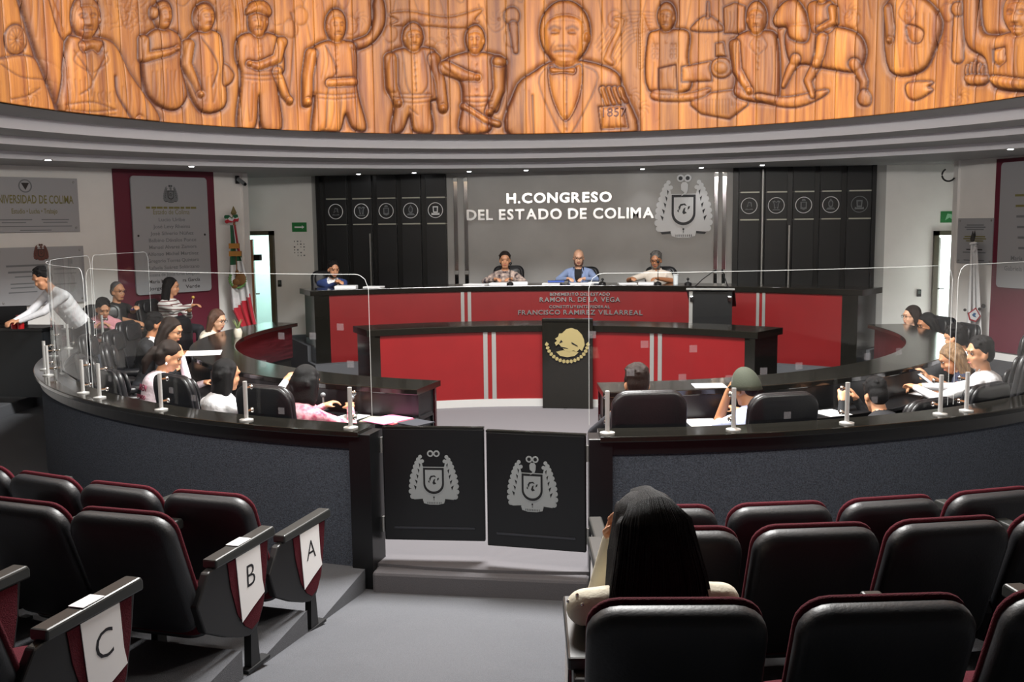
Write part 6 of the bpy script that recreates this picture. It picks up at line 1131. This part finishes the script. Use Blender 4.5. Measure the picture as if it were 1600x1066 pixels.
for j in range(620):
    t_ = rs.uniform(-1, 1); bk = 1 - t_ * t_; o_ = rs.uniform(.0, .012); cr = h3(.02 - .03 * bk, t_ * .035, .151 - .012 * t_ * t_); w1 = rs.uniform(-.012, .012); w2 = rs.uniform(-.02, .02)
    a0 = h3(-.055 - .045 * bk - o_ * .5, t_ * .075, .128 - .03 * t_ * t_); a1 = h3(-.078 - .06 * bk - o_, t_ * (.103 + o_), .055); a2 = h3(-.09 - .066 * bk - o_, t_ * (.135 + o_) + w1, -.11); a3 = Vector(a2) - F2 * (.012 + o_) + S_ * (t_ * .02 + w1) + Vector((0, 0, -.16)); a4 = a3 + S_ * w2 + F2 * .015 + Vector((0, 0, -.12 + rs.uniform(-.05, .03)))
    q.tube([cr, a0, a1, a2, a3, a4], [.0014, .002, .0022, .0022, .002, .0008], 4, cap=False)
st_ = r['child'](q, 'hair_strands', M_HAIRB, par=None); st_['kind'] = 'stuff'
from mathutils.bvhtree import BVHTree
bo = [c for c in r['root'].children if c.name.startswith('body')][0].data; tr = BVHTree.FromPolygons([v.co for v in bo.vertices], [list(p_.vertices) for p_ in bo.polygons])
for u, v in ((888, 940), (902, 930), (910, 945)):
    h_ = tr.ray_cast(Vector(CAMP), Vector(ray(u, v)).normalized())[0]
    if h_ is not None: q = MB(); q.ell(h_, (.006, .006, .006), nu=8, nv=6); r['child'](q, 'sequin', M_CHROME)
bpy.data.scenes.remove(TMP)
# ================================================================ small things
def sheet(c, w_, d_, rz, z, m_=M_PAPER, name='paper_sheet', label='', cat='paper', th=.003, tilt=0, group=None):
    q = MB(); q.box((0, 0, th / 2), (w_, d_, th)); o = q.obj(name, m_); o.matrix_world = Matrix.Translation((c[0], c[1], z)) @ Matrix.Rotation(rz, 4, 'Z') @ Matrix.Rotation(tilt, 4, 'X'); return tag(o, label, cat, group)
ZW, ZG = .8302, 1.0505
def pz(u, v, z):
    p_ = onz(u, v, z)
    if z < ZG - .1 and z < ZW + .03:                    # keep it between the desk riser and the worktop edge
        a_ = math.atan2(p_.x - PC[0], PC[1] - p_.y); r_ = math.hypot(p_.x - PC[0], p_.y - PC[1]); p_ = pp(min(max(r_, 4.255), 4.29), a_, z)
    return p_
c = pz(607, 657, ZW); sheet(c, .24, .3, R(-32), ZW + .0052, mat('pink_card', 'd989ad', .8), 'folder', 'bright pink folder on the black worktop near the gate', 'folder', .006)
c = pz(555, 650, ZW); sheet(c, .2, .26, R(-20), ZW, label='white papers on worktop beside the pink patterned blouse')
c = pz(637, 650, ZW); sheet(c, .2, .26, R(-30), ZW, mat('red_card', '7d2430', .7), 'folder', 'dark red folder partly under the pink folder', 'folder', .005)
c = pz(645, 664, ZW); sheet(c, .2, .2, R(-32), ZW, M_EMBDARK, 'folder', 'dark grey folder next to the pink folder', 'folder', .008)
c = pz(640, 641, ZW); sheet(c, .3, .21, R(-8), ZW, mat('buff_card', '8a8775', .8), 'envelope', 'buff envelope at the desk end behind the folders', 'envelope', .006)
c = pz(1108, 603, ZG); sheet(c, .24, .2, R(8), ZG, label='white paper lying on the granite ledge beside the olive cap')
c = pz(1092, 658, ZW); sheet(c, .22, .26, R(12), ZW, label='white paper on the worktop below the granite ledge')
c = pz(1300, 646, ZW); sheet(c, .2, .24, R(30), ZW, label='white paper on the worktop behind the bowed person')
c = pz(1432, 610, ZW + .02); sheet(c, .21, .28, R(50), ZW, label='white paper on the worktop under the phone')
c = ony(318, 552, 8.12); sheet(c, .3, .21, R(20), c.z, label='white paper held out by the ponytail person', tilt=R(4))
c = pz(1448, 594, 1.0); q = MB(); q.box((0, 0, 0), (.075, .15, .009)); o = q.obj('phone', M_PLASTIC, bevel=.003); o.matrix_world = Matrix.Translation(ony(1446, 593, 8.66)) @ Matrix.Rotation(R(60), 4, 'Z') @ Matrix.Rotation(R(35), 4, 'X'); tag(o, 'black phone held by the blond haired person', 'phone'); q = MB(); q.box((0, 0, .005), (.067, .138, .002)); q.obj('screen', mat('phone_screen', 'b8c4cf', .2), o)
# dais papers, books, microphones
def dz(u, v=444, z=ZU, dr=.3):
    p_ = oncyl(u, v, DC, RU + dr, True); return Vector((p_.x, p_.y, z))
dl = [(745, .34, .24, 'loose white papers at the end of the dais counter by the floral blouse'), (782, .3, .22, 'white papers before the floral blouse'), (812, .22, .2, 'open booklet beside the floral blouse'), (862, .26, .2, 'white papers beside the blue folder'), (908, .34, .24, 'open white document before the pale blue blazer'), (930, .2, .2, 'spare white pages beside the pale blue blazer'), (980, .26, .2, 'white papers before the cream shirt'), (1010, .22, .2, 'white pages under the cream shirt microphone'), (541, .3, .22, 'white papers under the royal blue suit hands'), (584, .26, .2, 'white papers beside the royal blue suit')]
for i, (u, w_, d_, lb) in enumerate(dl): sheet(dz(u), w_, d_, R(-12 + (i * 37) % 25), ZU + (.0005 if u != 930 else .0125), label=lb, th=.012 if u in (908, 930) else .012 + .012 * (i % 3))
sheet(dz(869, dr=.34), .24, .18, R(5), ZU + .026, mat('blue_card', '2f4fa0', .6), 'folder', 'blue folder lying on the dais counter', 'folder', .02)
for u, lb, hd in ((797, 'before the floral blouse', .3), (1028, 'before the cream shirt', .31), (941, 'beside the pale blue blazer', .06), (1075, 'at the empty place of the dais', .07)):
    b0 = dz(u, dr=.12); rt = empty('desk_microphone', b0, 0, 'black desk microphone on dais counter ' + lb, 'microphone'); q = MB(); q.lathe([(.001, 0), (.05, 0), (.05, .03), (.02, .045), (.001, .045)], n=14); q.obj('base', M_PLASTIC, rt, smooth=True)
    q = MB(); q.tube([(0, 0, .04), (0, .01, hd * .6), (0, .06, hd)], .006, 6); q.obj('gooseneck', M_PLASTIC, rt); q = MB(); q.ell((0, .07, hd + .01), (.02, .026, .02), nu=10, nv=6); q.obj('windscreen', M_PLASTIC, rt, smooth='all')
q = MB(); q.lathe([(.001, 0), (.035, 0), (.04, .13), (.037, .13), (.032, .01), (.001, .01)], n=16); o = q.obj('tumbler', mat('glass_pale', 'cfd4d6', .1), smooth=True); o.location = dz(1056); tag(o, 'clear tumbler on dais counter beside the cream shirt', 'glass'); q = MB(); q.lathe([(.001, .135), (.042, .135), (.042, .142), (.001, .145)], n=16); q.obj('paper_lid', M_PAPER, o)
# desk microphones and water glass on the curved desks
for u, v, lb in ((520, 632, 'behind the pink patterned blouse'), (584, 630, 'near the pink folder')):
    b0 = pz(u, v + 8, ZW); k_ = math.atan2(b0.x - PC[0], PC[1] - b0.y); b0 = pp(4.15, k_, ZW); rt = empty('desk_microphone', b0, 0, 'small grey desk microphone on worktop ' + lb, 'microphone'); q = MB(); q.lathe([(.001, 0), (.045, 0), (.045, .02), (.001, .03)], n=14); q.obj('base', M_PLASTIC, rt, smooth=True); q = MB(); q.tube([(0, 0, .02), (0, .0, .12)], .008, 6); q.obj('gooseneck', M_STEEL, rt); q = MB(); q.ell((0, 0, .135), (.022, .022, .02), nu=10, nv=6); q.obj('windscreen', M_EMBGREY, rt, smooth='all')
# side desks by the left wall: black press desk and wine desk
def sdesk(name, label, u0, u1, v, z, fl, dep, m_):
    a, b = onz(u0, v[0], z), onz(u1, v[1], z); d = (b - a); d.z = 0; L = d.length; rt = empty(name, (a.x, a.y, fl), math.atan2(d.y, d.x), label, 'desk'); h_ = z - fl
    q = MB(); q.box((L / 2, dep / 2, h_ - .02), (L, dep, .04)); q.obj('top', M_BLACK, rt, bevel=.005); q = MB(); q.box((L / 2, .03, (h_ - .04) / 2), (L - .04, .03, h_ - .04)); q.obj('front_panel', m_, rt)
    for x in (.03, L - .03): q = MB(); q.box((x, dep / 2, (h_ - .04) / 2), (.03, dep - .06, h_ - .04)); q.obj('side_panel', m_, rt)
    return rt
sdesk('press_desk', 'black press desk with red cups at the side of the pit', -60, 66, (512, 513), 1.16, ZO, .4, mat('black_board', '16191c', .5))
sdesk('side_desk', 'low dark cherry side desk before the pink top', 84, 160, (515, 515), 1.08, ZO, .17, M_WINEWOOD)
for u, h_, lb in ((23, .15, 'tall red cup on the press desk under the white sleeves'), (13, .10, 'shorter red cup on the press desk by the laptop')):
    b0 = onz(u, 516, 1.16); q = MB(); q.lathe([(.001, 0), (.036, 0), (.042, h_), (.038, h_), (.033, .01), (.001, .01)], n=18); o = q.obj('cup', mat('red_cup', 'b01a1e', .4), smooth=True); o.location = b0 + Vector((-.02, .14, 0)); tag(o, lb, 'cup'); q = MB(); q.lathe([(.04, h_ - .004), (.044, h_ - .002), (.044, h_ + .006), (.04, h_ + .006)], n=18); q.obj('rim', mat('red_rim', '8f1216', .4), o)
b0 = onz(-4, 513, 1.16) + Vector((0, .22, 0)); rt = empty('laptop', b0, R(20), 'open black laptop on the press desk', 'laptop'); q = MB(); q.box((0, 0, .01), (.34, .24, .02)); q.obj('keyboard_base', M_PLASTIC, rt, bevel=.004); q = MB(); q.box((0, .12, .12), (.34, .012, .22)); q.obj('lid', M_PLASTIC, rt, bevel=.004)
# plant-like pens and stand on far left desk, bits of stationery by the wall
p = onz(372, 527, ZG); rt = empty('flower_vase', p, 0, 'small vase of dry stems on the far granite ledge before the flag', 'vase'); q = MB(); q.lathe([(.001, 0), (.04, 0), (.05, .06), (.035, .1), (.03, .1), (.001, .02)], n=14); q.obj('pot', mat('pale_pot', 'b9b3a4', .5), rt, smooth=True)
for k in range(5): q = MB(); q.tube([(0, 0, .08), (.03 * math.cos(k * 1.3), .03 * math.sin(k * 1.3), .15), (.06 * math.cos(k * 1.3), .06 * math.sin(k * 1.3), .2)], [.004, .006, .002], 5); q.obj('stem', mat('stem_green', '6d7a4c', .7), rt)
p = Vector((-6.63, 12.5, 1.0)); rt = empty('glass_dome_tray', p, 0, 'clear glass dome on tray beside the black tee arms', 'glass dome'); q = MB(); q.lathe([(.001, 0), (.1, 0), (.1, .015), (.001, .02)], n=20); q.obj('tray', M_PLASTIC, rt, smooth=True); q = MB(); q.lathe([(.09, .02), (.09, .06), (.06, .11), (.01, .13), (.015, .15), (.001, .16)], n=20); q.obj('dome', M_ACR, rt, smooth=True)
q = MB(); q.box((.0, .0, -.03), (.3, .28, .04)); o = q.obj('side_table', M_WINEWOOD); o.location = (p.x, p.y, p.z + .010); tag(o, 'low dark side table under the glass dome', 'table')
for sx in (-1, 1):
    for sy in (-1, 1): q = MB(); q.box((sx * .125, sy * .115, -.05 - (p.z - .05 - ZO) / 2), (.035, .035, p.z - .04 - ZO)); q.obj('leg', M_WINEWOOD, o)
